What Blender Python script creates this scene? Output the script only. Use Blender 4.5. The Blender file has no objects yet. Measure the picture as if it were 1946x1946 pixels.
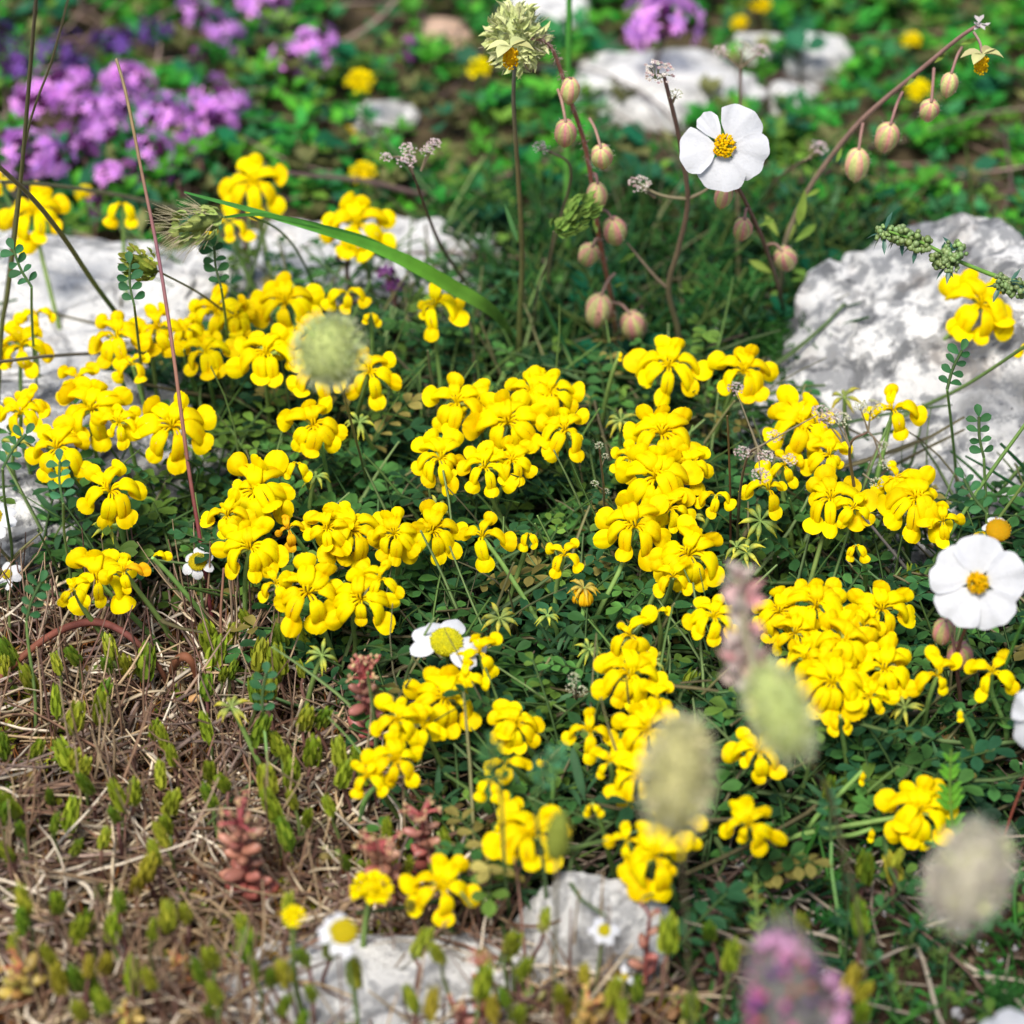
import bpy, math, random
import numpy as np
from mathutils import Vector, Matrix, Euler, noise

random.seed(7); rng = np.random.default_rng(11)
R = math.radians
scene = bpy.context.scene
COL = scene.collection
PI = math.pi
# 1 blender unit = 10 cm
scene.unit_settings.scale_length = 0.1

# ------------------------------------------------------------------ camera maths
PITCH = R(35); HALF = R(11); CH = 4.0; F = 973 / math.tan(HALF)
RIGHT = Vector((1, 0, 0)); UP = Vector((0, math.sin(PITCH), math.cos(PITCH))); FWD = Vector((0, math.cos(PITCH), -math.sin(PITCH)))
CAM = Vector((0, 0, CH))
def ray(px, py): return RIGHT * ((px - 973) / F) - UP * ((py - 973) / F) + FWD
def atd(px, py, d): return CAM + ray(px, py) * d
def at(px, py, z=0.0):
    r = ray(px, py); return CAM + r * ((z - CH) / r.z)
def depth_at(px, py, z=0.0):
    r = ray(px, py); return (z - CH) / r.z
def proj(p):
    v = Vector(p) - CAM; d = v.dot(FWD)
    return 973 + F * v.dot(RIGHT) / d, 973 - F * v.dot(UP) / d, d

# ------------------------------------------------------------------ mesh helpers
class MB:
    """collects geometry with one colour per vertex; build() links ONE mesh object"""
    def __init__(s): s.v = []; s.f = []; s.c = []; s.n = 0
    def add(s, v, f, c):
        v = np.asarray(v, float).reshape(-1, 3); f = np.asarray(f, int)
        c = np.asarray(c, float)
        if c.ndim == 1: c = np.tile(c[:3], (len(v), 1))
        s.v.append(v); s.f.append(f + s.n); s.c.append(c[:, :3]); s.n += len(v)
    def inst(s, tv, tf, M, L, C, tc=None):
        """template verts/quads placed N times: M (N,3,3), L (N,3), C (N,3)"""
        tv = np.asarray(tv, float); tf = np.asarray(tf, int); N = len(L)
        if N == 0: return
        V = np.einsum('nij,kj->nki', np.asarray(M), tv) + np.asarray(L)[:, None, :]
        FF = tf[None] + (np.arange(N) * len(tv))[:, None, None]
        CC = np.repeat(np.asarray(C)[:, None, :], len(tv), 1)
        if tc is not None: CC = CC * np.asarray(tc).reshape(1, len(tv), -1)
        s.add(V.reshape(-1, 3), FF.reshape(-1, tf.shape[1]), CC.reshape(-1, 3))
    def mesh(s, name, mat):
        me = bpy.data.meshes.new(name)
        v = np.concatenate(s.v); c = np.concatenate(s.c)
        q = [a for a in s.f]
        tot = np.concatenate([np.full(len(a), a.shape[1]) for a in q]); loops = np.concatenate([a.ravel() for a in q])
        start = np.concatenate([[0], np.cumsum(tot)[:-1]])
        me.vertices.add(len(v)); me.vertices.foreach_set('co', v.ravel())
        me.loops.add(len(loops)); me.loops.foreach_set('vertex_index', loops.astype(np.int32))
        me.polygons.add(len(tot)); me.polygons.foreach_set('loop_start', start.astype(np.int32))
        me.polygons.foreach_set('loop_total', tot.astype(np.int32))
        me.polygons.foreach_set('use_smooth', np.ones(len(tot), bool))
        me.update(calc_edges=True); me.validate()
        a = me.color_attributes.new('Col', 'FLOAT_COLOR', 'POINT')
        a.data.foreach_set('color', np.concatenate([np.clip(c, 0, 1), np.ones((len(c), 1))], 1).ravel())
        me.materials.append(mat); return me
    def build(s, name, mat, parent=None):
        o = bpy.data.objects.new(name, s.mesh(name, mat)); COL.objects.link(o)
        if parent: o.parent = parent
        return o

def grid(nu, nv, fn):
    """fn(u,v)->xyz, (nu+1)x(nv+1) verts"""
    v = [fn(i / nu, j / nv) for i in range(nu + 1) for j in range(nv + 1)]
    w = nv + 1
    f = [(i * w + j, (i + 1) * w + j, (i + 1) * w + j + 1, i * w + j + 1) for i in range(nu) for j in range(nv)]
    return np.array(v, float), np.array(f, int)

def smooth_path(pts, n):
    """Catmull-Rom through pts, n samples"""
    P = [np.array(p, float) for p in pts]
    if len(P) == 2: return np.array([P[0] + (P[1] - P[0]) * t for t in np.linspace(0, 1, n)])
    P = [2 * P[0] - P[1]] + P + [2 * P[-1] - P[-2]]
    m = len(P) - 3; out = []
    for t in np.linspace(0, m - 1e-6, n):
        i = int(t); u = t - i; a, b, c, d = P[i:i + 4]
        out.append(.5 * ((2 * b) + (-a + c) * u + (2 * a - 5 * b + 4 * c - d) * u * u + (-a + 3 * b - 3 * c + d) * u ** 3))
    return np.array(out)

def tube(mb, pts, rad, col, n=6, cols=None):
    P = np.asarray(pts, float); m = len(P)
    rad = np.full(m, rad) if np.isscalar(rad) else np.interp(np.linspace(0, 1, m), np.linspace(0, 1, len(rad)), rad)
    T = np.gradient(P, axis=0); T /= np.linalg.norm(T, axis=1)[:, None] + 1e-12
    ref = np.array([0.31, 0.9, 0.3]) if abs(T[:, 2]).mean() > .7 else np.array([0.1, 0.2, 1.0])
    A = np.cross(T, ref); A /= np.linalg.norm(A, axis=1)[:, None] + 1e-12
    B = np.cross(T, A)
    th = np.arange(n) * 2 * PI / n
    V = P[:, None] + rad[:, None, None] * (A[:, None] * np.cos(th)[None, :, None] + B[:, None] * np.sin(th)[None, :, None])
    V = V.reshape(-1, 3)
    V = np.vstack([V, P[-1] + T[-1] * rad[-1] * .6])
    f = [(i * n + j, i * n + (j + 1) % n, (i + 1) * n + (j + 1) % n, (i + 1) * n + j) for i in range(m - 1) for j in range(n)]
    k = (m - 1) * n
    C = np.tile(np.asarray(col, float), (len(V), 1)) if cols is None else np.vstack([np.repeat(np.asarray(cols), n, 0), [cols[-1]]])
    mb.add(V, f, C)
    mb.add(V[k:], [(j, (j + 1) % n, n) for j in range(n)], C[k:])

def lerp(a, b, t): return np.asarray(a, float) * (1 - t) + np.asarray(b, float) * t
def vary(c, a=.15): return np.clip(np.asarray(c, float) * (1 + rng.uniform(-a, a)) * (1 + rng.uniform(-a * .3, a * .3, 3)), 0, 1)
def blend_cols(stops, n):
    s = np.asarray(stops, float); t = np.linspace(0, len(s) - 1, n)
    return np.stack([np.interp(t, np.arange(len(s)), s[:, k]) for k in range(3)], 1)

def sphere_t(nu=8, nv=6, sx=1, sy=1, sz=1):
    def f(u, v):
        a = PI * u; b = 2 * PI * v
        return (sx * math.sin(a) * math.cos(b), sy * math.sin(a) * math.sin(b), sz * math.cos(a))
    return grid(nu, nv, f)

def leaf_t(L=1, W=.5, nu=4, nv=2, fold=.15, bend=.15, peak=.6, pw=.75):
    """leaf along +x, normal +z"""
    k = math.log(.5) / math.log(peak)
    def f(u, v):
        w = W * .5 * max(0, math.sin(PI * u ** k)) ** pw
        s = v * 2 - 1
        return (L * u, s * w, abs(s) * fold * w * 2 - bend * L * u * u)
    return grid(nu, nv, f)

def rots(n, yaw=None, pitch=(0, 0), roll=(0, 0), scale=(1, 1), r=rng):
    y = r.uniform(0, 2 * PI, n) if yaw is None else np.asarray(yaw)
    p = -r.uniform(pitch[0], pitch[1], n); q = r.uniform(roll[0], roll[1], n); s = r.uniform(scale[0], scale[1], n)
    cy, sy, cp, sp, cq, sq = np.cos(y), np.sin(y), np.cos(p), np.sin(p), np.cos(q), np.sin(q); Z = np.zeros(n); O = np.ones(n)
    RZ = np.stack([np.stack([cy, -sy, Z], 1), np.stack([sy, cy, Z], 1), np.stack([Z, Z, O], 1)], 1)
    RY = np.stack([np.stack([cp, Z, sp], 1), np.stack([Z, O, Z], 1), np.stack([-sp, Z, cp], 1)], 1)
    RX = np.stack([np.stack([O, Z, Z], 1), np.stack([Z, cq, -sq], 1), np.stack([Z, sq, cq], 1)], 1)
    return (RZ @ RY @ RX) * s[:, None, None]

def align(d, up=(0, 0, 1), scale=1.0):
    """3x3 whose x axis is d"""
    d = Vector(d).normalized(); u = Vector(up)
    y = u.cross(d)
    if y.length < 1e-4: y = Vector((0, 1, 0))
    y.normalize(); z = d.cross(y)
    return np.array([[d.x, y.x, z.x], [d.y, y.y, z.y], [d.z, y.z, z.z]]) * scale
def alignz(d, spin=0.0):
    """Matrix 4x4 whose z axis is d"""
    q = Vector(d).to_track_quat('Z', 'Y'); return q.to_matrix().to_4x4() @ Matrix.Rotation(spin, 4, 'Z')

# ------------------------------------------------------------------ materials (all procedural)
def mat_leaf(name, rough=.55, trans=.3, nscale=30, namt=.35, hue=.02, val=.25, spec=.3, bump=0.0, bscale=80, sheen=0, gain=1.0):
    m = bpy.data.materials.new(name); m.use_nodes = True; nt = m.node_tree; N = nt.nodes; L = nt.links; N.clear()
    out = N.new('ShaderNodeOutputMaterial')
    at_ = N.new('ShaderNodeAttribute'); at_.attribute_name = 'Col'
    tc = N.new('ShaderNodeTexCoord'); nz = N.new('ShaderNodeTexNoise'); nz.inputs['Scale'].default_value = nscale; nz.inputs['Detail'].default_value = 4
    L.new(tc.outputs['Object'], nz.inputs['Vector'])
    oi = N.new('ShaderNodeObjectInfo')
    mr = N.new('ShaderNodeMapRange'); mr.inputs[1].default_value = .25; mr.inputs[2].default_value = .75; mr.inputs[3].default_value = 1 - namt; mr.inputs[4].default_value = 1 + namt * .6
    L.new(nz.outputs['Fac'], mr.inputs[0])
    mo = N.new('ShaderNodeMapRange'); mo.inputs[3].default_value = (1 - val) * gain; mo.inputs[4].default_value = (1 + val * .5) * gain
    L.new(oi.outputs['Random'], mo.inputs[0])
    mu = N.new('ShaderNodeMath'); mu.operation = 'MULTIPLY'; L.new(mr.outputs[0], mu.inputs[0]); L.new(mo.outputs[0], mu.inputs[1])
    mh = N.new('ShaderNodeMapRange'); mh.inputs[3].default_value = .5 - hue; mh.inputs[4].default_value = .5 + hue
    L.new(oi.outputs['Random'], mh.inputs[0])
    hs = N.new('ShaderNodeHueSaturation'); L.new(mh.outputs[0], hs.inputs['Hue']); L.new(mu.outputs[0], hs.inputs['Value']); L.new(at_.outputs['Color'], hs.inputs['Color'])
    pb = N.new('ShaderNodeBsdfPrincipled'); pb.inputs['Roughness'].default_value = rough; pb.inputs['Specular IOR Level'].default_value = spec
    if name == 'leaf': hs.inputs['Saturation'].default_value = 1.06
    L.new(hs.outputs[0], pb.inputs['Base Color'])
    if sheen: pb.inputs['Sheen Weight'].default_value = sheen
    last = pb
    if bump:
        b = N.new('ShaderNodeBump'); b.inputs['Strength'].default_value = bump; b.inputs['Distance'].default_value = .005
        n2 = N.new('ShaderNodeTexNoise'); n2.inputs['Scale'].default_value = bscale; n2.inputs['Detail'].default_value = 5
        L.new(tc.outputs['Object'], n2.inputs['Vector']); L.new(n2.outputs['Fac'], b.inputs['Height']); L.new(b.outputs[0], pb.inputs['Normal'])
    if trans:
        tr = N.new('ShaderNodeBsdfTranslucent'); L.new(hs.outputs[0], tr.inputs['Color'])
        mx = N.new('ShaderNodeMixShader'); mx.inputs[0].default_value = trans
        L.new(pb.outputs[0], mx.inputs[1]); L.new(tr.outputs[0], mx.inputs[2]); last = mx
    L.new(last.outputs[0], out.inputs['Surface']); return m

M_LEAF = mat_leaf('leaf', rough=.6, trans=.25, nscale=14, spec=.14, gain=1.02)
M_STEM = mat_leaf('stem', rough=.6, trans=.0, nscale=40, namt=.25)
M_YEL = mat_leaf('yellow_petal', rough=.65, trans=.42, nscale=2.2, namt=.09, hue=.008, val=.06, spec=.08, bump=.12, bscale=14)
M_WHITE = mat_leaf('white_petal', rough=.6, trans=.25, nscale=6, namt=.06, hue=0, val=.03, spec=.15, bump=.35, bscale=18)
M_PURP = mat_leaf('purple_petal', rough=.6, trans=.3, nscale=20, namt=.2, hue=.015, val=.15, spec=.2)
M_STRAW = mat_leaf('straw', rough=.7, trans=.1, nscale=20, namt=.4, hue=0, val=0, spec=.25)
M_FLESH = mat_leaf('succulent_leaf', rough=.42, trans=.12, nscale=25, namt=.3, hue=.012, val=.15, spec=.4)
M_DRY = mat_leaf('dry_scale', rough=.8, trans=.2, nscale=30, namt=.3, hue=.01, val=.12, spec=.15)
M_BUD = mat_leaf('bud_skin', rough=.6, trans=.12, nscale=9, namt=.25, hue=.02, val=.12, spec=.25)

def mat_ground():
    m = bpy.data.materials.new('soil'); m.use_nodes = True; nt = m.node_tree; N = nt.nodes; L = nt.links
    pb = N['Principled BSDF']; pb.inputs['Roughness'].default_value = .95; pb.inputs['Specular IOR Level'].default_value = .15
    at_ = N.new('ShaderNodeAttribute'); at_.attribute_name = 'Col'
    g = N.new('ShaderNodeNewGeometry')
    nz = N.new('ShaderNodeTexNoise'); nz.inputs['Scale'].default_value = 9; nz.inputs['Detail'].default_value = 9; nz.inputs['Roughness'].default_value = .7
    L.new(g.outputs['Position'], nz.inputs['Vector'])
    r = N.new('ShaderNodeMapRange'); r.inputs[1].default_value = .3; r.inputs[2].default_value = .72; r.inputs[3].default_value = .35; r.inputs[4].default_value = 1.6
    L.new(nz.outputs['Fac'], r.inputs[0])
    hs = N.new('ShaderNodeHueSaturation'); L.new(at_.outputs['Color'], hs.inputs['Color']); L.new(r.outputs[0], hs.inputs['Value'])
    L.new(hs.outputs[0], pb.inputs['Base Color'])
    n2 = N.new('ShaderNodeTexNoise'); n2.inputs['Scale'].default_value = 45; n2.inputs['Detail'].default_value = 8
    L.new(g.outputs['Position'], n2.inputs['Vector'])
    b = N.new('ShaderNodeBump'); b.inputs['Strength'].default_value = .9; b.inputs['Distance'].default_value = .03
    L.new(n2.outputs['Fac'], b.inputs['Height']); L.new(b.outputs[0], pb.inputs['Normal']); return m

def mat_rock(name, grey=.5, warm=.2):
    m = bpy.data.materials.new(name); m.use_nodes = True; nt = m.node_tree; N = nt.nodes; L = nt.links
    pb = N['Principled BSDF']; pb.inputs['Roughness'].default_value = .9; pb.inputs['Specular IOR Level'].default_value = .2
    g = N.new('ShaderNodeNewGeometry')
    def nz(scale, det=8, rough=.6, dist=0):
        n = N.new('ShaderNodeTexNoise'); n.inputs['Scale'].default_value = scale; n.inputs['Detail'].default_value = det
        n.inputs['Roughness'].default_value = rough; n.inputs['Distortion'].default_value = dist; L.new(g.outputs['Position'], n.inputs['Vector']); return n
    def ramp(src, stops):
        r = N.new('ShaderNodeValToRGB'); e = r.color_ramp.elements
        while len(e) < len(stops): e.new(.5)
        for k, (p, c) in enumerate(stops): e[k].position = p; e[k].color = (*c, 1)
        L.new(src, r.inputs[0]); return r
    def mix(fac, a, b, mode='MIX'):
        x = N.new('ShaderNodeMix'); x.data_type = 'RGBA'; x.blend_type = mode
        if isinstance(fac, float): x.inputs[0].default_value = fac
        else: L.new(fac, x.inputs[0])
        L.new(a, x.inputs[6])
        if isinstance(b, tuple): x.inputs[7].default_value = (*b, 1)
        else: L.new(b, x.inputs[7])
        return x.outputs[2]
    big = nz(3.2, 6, .55, .4)
    c0 = ramp(big.outputs['Fac'], [(.24 + .12 * grey, (.40, .40, .40)), (.29 + .13 * grey, (.66, .66, .66)), (.36 + .12 * grey, (.99, .98, .95)), (.8, (1.0, .99, .97))]).outputs[0]
    mid = nz(13, 9, .68, .2)
    p1 = ramp(mid.outputs['Fac'], [(.38 + .10 * grey, (1, 1, 1)), (.43 + .12 * grey, (0, 0, 0))])
    half = N.new('ShaderNodeMath'); half.operation = 'MULTIPLY'; half.inputs[1].default_value = .35 + .55 * grey; L.new(p1.outputs[0], half.inputs[0])
    c1 = mix(half.outputs[0], c0, (.27, .28, .30))
    fine = nz(60, 8, .7)
    p2 = ramp(fine.outputs['Fac'], [(.345, (1, 1, 1)), (.375, (0, 0, 0))])
    c2 = mix(p2.outputs[0], c1, (.10, .10, .11))
    wn = nz(4.5, 4); p3 = ramp(wn.outputs['Fac'], [(.56, (0, 0, 0)), (.75, (warm, warm, warm))])
    c3 = mix(p3.outputs[0], c2, (.55, .38, .22))
    # shade painted into the colour: steep sides greyed, upward faces left pale
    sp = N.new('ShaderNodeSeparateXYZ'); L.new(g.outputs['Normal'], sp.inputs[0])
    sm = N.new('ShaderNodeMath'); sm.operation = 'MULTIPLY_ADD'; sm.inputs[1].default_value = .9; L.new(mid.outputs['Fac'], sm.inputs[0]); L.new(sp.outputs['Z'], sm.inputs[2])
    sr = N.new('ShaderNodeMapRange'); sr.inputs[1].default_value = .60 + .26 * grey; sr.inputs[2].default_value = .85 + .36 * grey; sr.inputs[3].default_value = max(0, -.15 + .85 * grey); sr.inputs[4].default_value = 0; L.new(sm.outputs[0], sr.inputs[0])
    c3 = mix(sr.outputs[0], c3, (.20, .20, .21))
    if warm >= .9: c3 = mix(.8, c3, (.80, .48, .30))
    L.new(c3, pb.inputs['Base Color'])
    vo = N.new('ShaderNodeTexVoronoi'); vo.feature = 'DISTANCE_TO_EDGE'; vo.inputs['Scale'].default_value = 2.6
    wob = N.new('ShaderNodeMix'); wob.data_type = 'RGBA'; wob.inputs[0].default_value = .18; L.new(g.outputs['Position'], wob.inputs[6]); L.new(mid.outputs['Color'], wob.inputs[7])
    L.new(wob.outputs[2], vo.inputs['Vector'])
    cr = N.new('ShaderNodeMapRange'); cr.inputs[1].default_value = 0; cr.inputs[2].default_value = .035; L.new(vo.outputs['Distance'], cr.inputs[0])
    ad = N.new('ShaderNodeMath'); ad.operation = 'MULTIPLY_ADD'; ad.inputs[1].default_value = .35; L.new(cr.outputs[0], ad.inputs[0]); L.new(mid.outputs['Fac'], ad.inputs[2])
    a2 = N.new('ShaderNodeMath'); a2.operation = 'MULTIPLY_ADD'; a2.inputs[1].default_value = .45; L.new(fine.outputs['Fac'], a2.inputs[0]); L.new(ad.outputs[0], a2.inputs[2])
    b = N.new('ShaderNodeBump'); b.inputs['Strength'].default_value = 1.0; b.inputs['Distance'].default_value = .042
    L.new(a2.outputs[0], b.inputs['Height']); L.new(b.outputs[0], pb.inputs['Normal']); return m
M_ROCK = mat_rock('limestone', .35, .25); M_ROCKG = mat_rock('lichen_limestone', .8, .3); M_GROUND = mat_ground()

# ------------------------------------------------------------------ labels
LM = [("nibbled white daisy", 845, 1215), ("small daisy by the dry stems", 375, 1068), ("large sharp white rock rose", 1375, 275),
      ("soft white rock rose", 1860, 1110), ("grey lichen rock", 1790, 800), ("smooth round rock in front", 1110, 1740),
      ("flat white rock in front", 720, 1870), ("tall pink stonecrop", 462, 1625), ("red arched dead stem", 170, 1190),
      ("orange withered vetch head", 1105, 1135), ("round fuzzy green head", 625, 668), ("oval fuzzy tan head", 1285, 1475),
      ("leaning fuzzy head", 1475, 1350), ("blurred mauve fuzzy head", 1840, 1660), ("purple woolly spike", 1495, 1870),
      ("broad green grass blade", 640, 455), ("wine red grass stalk", 320, 760), ("dark purple thyme head", 735, 522),
      ("left limestone slab", 130, 540), ("bearded green grass ear", 380, 440), ("nodding bud row", 1140, 400),
      ("spiky pale green head", 980, 75), ("arching bud stem", 1700, 190), ("green bud raceme", 1790, 480),
      ("toothed green fern leaf", 1810, 1490), ("blurred daisy in front", 650, 1765), ("large mauve thyme head", 1255, 50),
      ("brown hooped leaf", 350, 1290), ("dry fibre ball", 840, 1790)]
REG = []
def tag(o, label, cat, group=None, kind=None):
    o['label'] = label; o['category'] = cat
    if group: o['group'] = group
    if kind: o['kind'] = kind
def reg(o, look, cat, px, py, group): REG.append((o, look, cat, px, py, group))
def finish_labels():
    buckets = {}
    for it in REG:
        o, look, cat, px, py, group = it
        best = sorted(LM, key=lambda l: math.hypot(l[1] - px, l[2] - py))
        best = [l for l in best if math.hypot(l[1] - px, l[2] - py) > 18][0]
        dx, dy = px - best[1], py - best[2]; a = math.degrees(math.atan2(-dy, dx)) % 360
        d = ['right of', 'up right of', 'above', 'up left of', 'left of', 'down left of', 'below', 'down right of'][int((a + 22.5) // 45) % 8]
        buckets.setdefault((look, best[0], d), []).append((math.hypot(dx, dy), it))
    rk = ['nearest', 'second', 'third', 'fourth', 'fifth', 'sixth', 'seventh', 'eighth', 'ninth', 'tenth']
    for (look, l, d), its in buckets.items():
        its.sort(key=lambda t: t[0])
        for k, (_, it) in enumerate(its):
            o, look, cat, px, py, group = it
            lab = '%s %s the %s' % (look, d, l)
            if len(its) == 2: lab += ', ' + ('nearer' if k == 0 else 'farther') + ' of two'
            elif len(its) > 2: lab += ', ' + (rk[k] if k < len(its) - 1 else 'farthest') + (' out' if k else '')
            tag(o, lab, cat, group)

def empty(name, loc):
    o = bpy.data.objects.new(name, None); COL.objects.link(o); o.location = loc; o.empty_display_size = .05; return o
def child(name, me, parent, mtx=None):
    o = bpy.data.objects.new(name, me); COL.objects.link(o); o.parent = parent
    if mtx is not None: o.matrix_basis = mtx
    return o

# ------------------------------------------------------------------ ground relief and zones
def gz(x, y):
    return .05 * noise.noise(Vector((x * 1.1, y * 1.1, 3.3))) + .02 * noise.noise(Vector((x * 4, y * 4, 1.3)))
def onground(px, py):
    p = at(px, py, 0); p.z = gz(p.x, p.y); return p
def zone(px, py):
    """which carpet grows at a ground pixel"""
    px = min(max(px, 0), 1946); py = min(max(py, 0), 1946)
    n = 60 * noise.noise(Vector((px * .006, py * .006, 0))) + 25 * noise.noise(Vector((px * .02, py * .02, 5)))
    if px < 1300 and py + n * .4 > 1885: return 'dry'
    b = np.interp(px, [0, 350, 480, 600, 680, 720, 900, 1000], [1165, 1165, 1220, 1290, 1420, 1560, 1700, 1850])
    if px < 1000 and py + n > b: return 'dry'
    if py + n * .7 > np.interp(px, [1000, 1250, 1400, 1650, 1946], [1800, 1700, 1640, 1600, 1520]): return 'soil'
    if py + n < np.interp(px, [0, 700, 900, 1150, 1500, 1946], [560, 560, 430, 430, 470, 540]): return 'back'
    if px > 850 and py + n < np.interp(px, [850, 1000, 1500, 1600, 1946], [700, 800, 800, 1000, 1100]): return 'mid'
    return 'vetch'

xs = np.concatenate([-np.geomspace(400, 2.8, 14), np.linspace(-2.7, 2.7, 150), np.geomspace(2.8, 400, 14)])
ys = np.concatenate([-np.geomspace(400, 1, 12), np.linspace(0, 3.2, 8), np.linspace(3.3, 11, 200), np.geomspace(11.2, 600, 16)])
gv = []; gc = []
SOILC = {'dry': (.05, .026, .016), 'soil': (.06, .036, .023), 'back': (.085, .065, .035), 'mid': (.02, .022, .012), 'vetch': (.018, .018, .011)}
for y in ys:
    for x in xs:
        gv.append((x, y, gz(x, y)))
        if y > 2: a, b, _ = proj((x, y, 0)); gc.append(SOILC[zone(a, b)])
        else: gc.append(SOILC['dry'])
W = len(xs); gf = [(j * W + i, j * W + i + 1, (j + 1) * W + i + 1, (j + 1) * W + i) for j in range(len(ys) - 1) for i in range(W - 1)]
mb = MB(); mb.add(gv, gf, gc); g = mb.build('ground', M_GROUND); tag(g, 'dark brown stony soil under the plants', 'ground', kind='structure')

# ------------------------------------------------------------------ rocks
import bmesh
ROCKS = []
def rock(label, x0, x1, ytop, ybot, h, seed, mat, cuts=(), peak=0.0, name='limestone_rock', sub=6, rough=1.0, box=.6, floor=-.25):
    yf = at(973, ybot, 0).y; yb = at(973, ytop, h * .85).y
    cy = (yf + yb) / 2; ry = (yb - yf) / 2
    d = proj((0, cy, h * .4))[2]; cx = ((x0 + x1) / 2 - 973) / F * d; rx = (x1 - x0) / 2 / F * d
    bm = bmesh.new(); bmesh.ops.create_icosphere(bm, subdivisions=sub, radius=1)
    for v in bm.verts:
        p = v.co.copy()
        p = Vector([math.copysign(abs(c) ** box, c) for c in p]); p *= 1 / max(1, p.length * .82)
        for (n, dd) in cuts:
            n_ = Vector(n).normalized(); e = p.dot(n_) - dd
            if e > 0: p -= n_ * e * .9
        o = Vector((seed * 3.1, seed, 0))
        nn = .22 * noise.noise(p * 1.3 + o) + .11 * noise.noise(p * 3.1 + o) + .05 * noise.noise(p * 7 + o) + .025 * noise.noise(p * 15 + o) + .012 * noise.noise(p * 33 + o)
        rdg = abs(noise.noise(p * 2.3 + o * 2)); nn -= .10 * max(0, .12 - rdg) / .12
        p *= 1 + nn * rough
        z = p.z
        z = z * h * (1 + peak * p.x) if z > 0 else z * abs(floor)
        v.co = Vector((p.x * rx, p.y * ry, z))
    me = bpy.data.meshes.new(name); bm.to_mesh(me); bm.free()
    me.polygons.foreach_set('use_smooth', np.ones(len(me.polygons), bool)); me.materials.append(mat)
    o = bpy.data.objects.new(name, me); COL.objects.link(o); o.location = (cx, cy, gz(cx, cy))
    tag(o, label, 'rock'); ROCKS.append((cx, cy, rx, ry)); return o
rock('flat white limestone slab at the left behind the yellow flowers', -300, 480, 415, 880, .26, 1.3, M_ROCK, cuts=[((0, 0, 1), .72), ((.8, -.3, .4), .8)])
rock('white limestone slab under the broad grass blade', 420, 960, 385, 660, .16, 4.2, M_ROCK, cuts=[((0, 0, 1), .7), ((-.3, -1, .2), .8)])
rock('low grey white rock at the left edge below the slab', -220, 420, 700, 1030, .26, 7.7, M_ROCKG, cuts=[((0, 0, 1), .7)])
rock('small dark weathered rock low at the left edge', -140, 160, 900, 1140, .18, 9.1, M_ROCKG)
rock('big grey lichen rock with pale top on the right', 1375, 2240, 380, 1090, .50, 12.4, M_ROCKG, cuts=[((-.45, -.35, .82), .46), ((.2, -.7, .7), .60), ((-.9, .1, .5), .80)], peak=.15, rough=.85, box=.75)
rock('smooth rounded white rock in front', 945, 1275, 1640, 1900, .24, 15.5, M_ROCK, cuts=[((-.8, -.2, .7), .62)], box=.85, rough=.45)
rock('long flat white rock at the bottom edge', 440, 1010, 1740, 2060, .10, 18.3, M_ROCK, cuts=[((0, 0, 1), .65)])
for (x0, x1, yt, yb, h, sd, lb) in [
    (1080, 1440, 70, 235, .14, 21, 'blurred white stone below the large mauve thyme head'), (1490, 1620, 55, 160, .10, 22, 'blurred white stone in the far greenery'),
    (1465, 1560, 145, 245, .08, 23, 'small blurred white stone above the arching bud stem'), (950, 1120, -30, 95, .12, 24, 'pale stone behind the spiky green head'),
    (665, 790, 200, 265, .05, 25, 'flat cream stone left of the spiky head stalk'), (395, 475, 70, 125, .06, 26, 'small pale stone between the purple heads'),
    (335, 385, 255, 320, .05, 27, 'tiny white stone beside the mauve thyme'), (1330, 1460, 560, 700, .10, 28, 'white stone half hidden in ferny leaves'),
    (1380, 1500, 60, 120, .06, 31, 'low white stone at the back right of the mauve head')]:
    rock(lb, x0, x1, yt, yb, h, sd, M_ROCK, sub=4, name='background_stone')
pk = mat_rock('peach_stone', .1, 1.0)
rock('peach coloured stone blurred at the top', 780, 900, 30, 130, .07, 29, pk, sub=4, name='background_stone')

# ------------------------------------------------------------------ carpets nobody could count (stuff)
def scatter_points(n, zones, margin=.7, seed=0):
    r = np.random.default_rng(seed); out = []
    while len(out) < n:
        x = r.uniform(-2.6, 2.6); y = r.uniform(3.3, 10.6)
        a, b, d = proj((x, y, 0))
        if a < -260 or a > 2206 or b > 2206 or b < -260: continue
        if zone(a, b) in zones:
            ok = True
            for (cx, cy, rx, ry) in ROCKS:
                if ((x - cx) / rx) ** 2 + ((y - cy) / ry) ** 2 < .72: ok = False; break
            if ok: out.append((x, y, gz(x, y), a, b))
    return np.array(out)

LT = leaf_t(1, .58, 5, 2, .14, .14, .64, .55)       # obovate leaflet
LTS = leaf_t(1, .62, 2, 2, .12, .12, .66, .7)
LIN = leaf_t(1, .16, 4, 2, .2, .2, .5, .5)         # linear leaf
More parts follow.
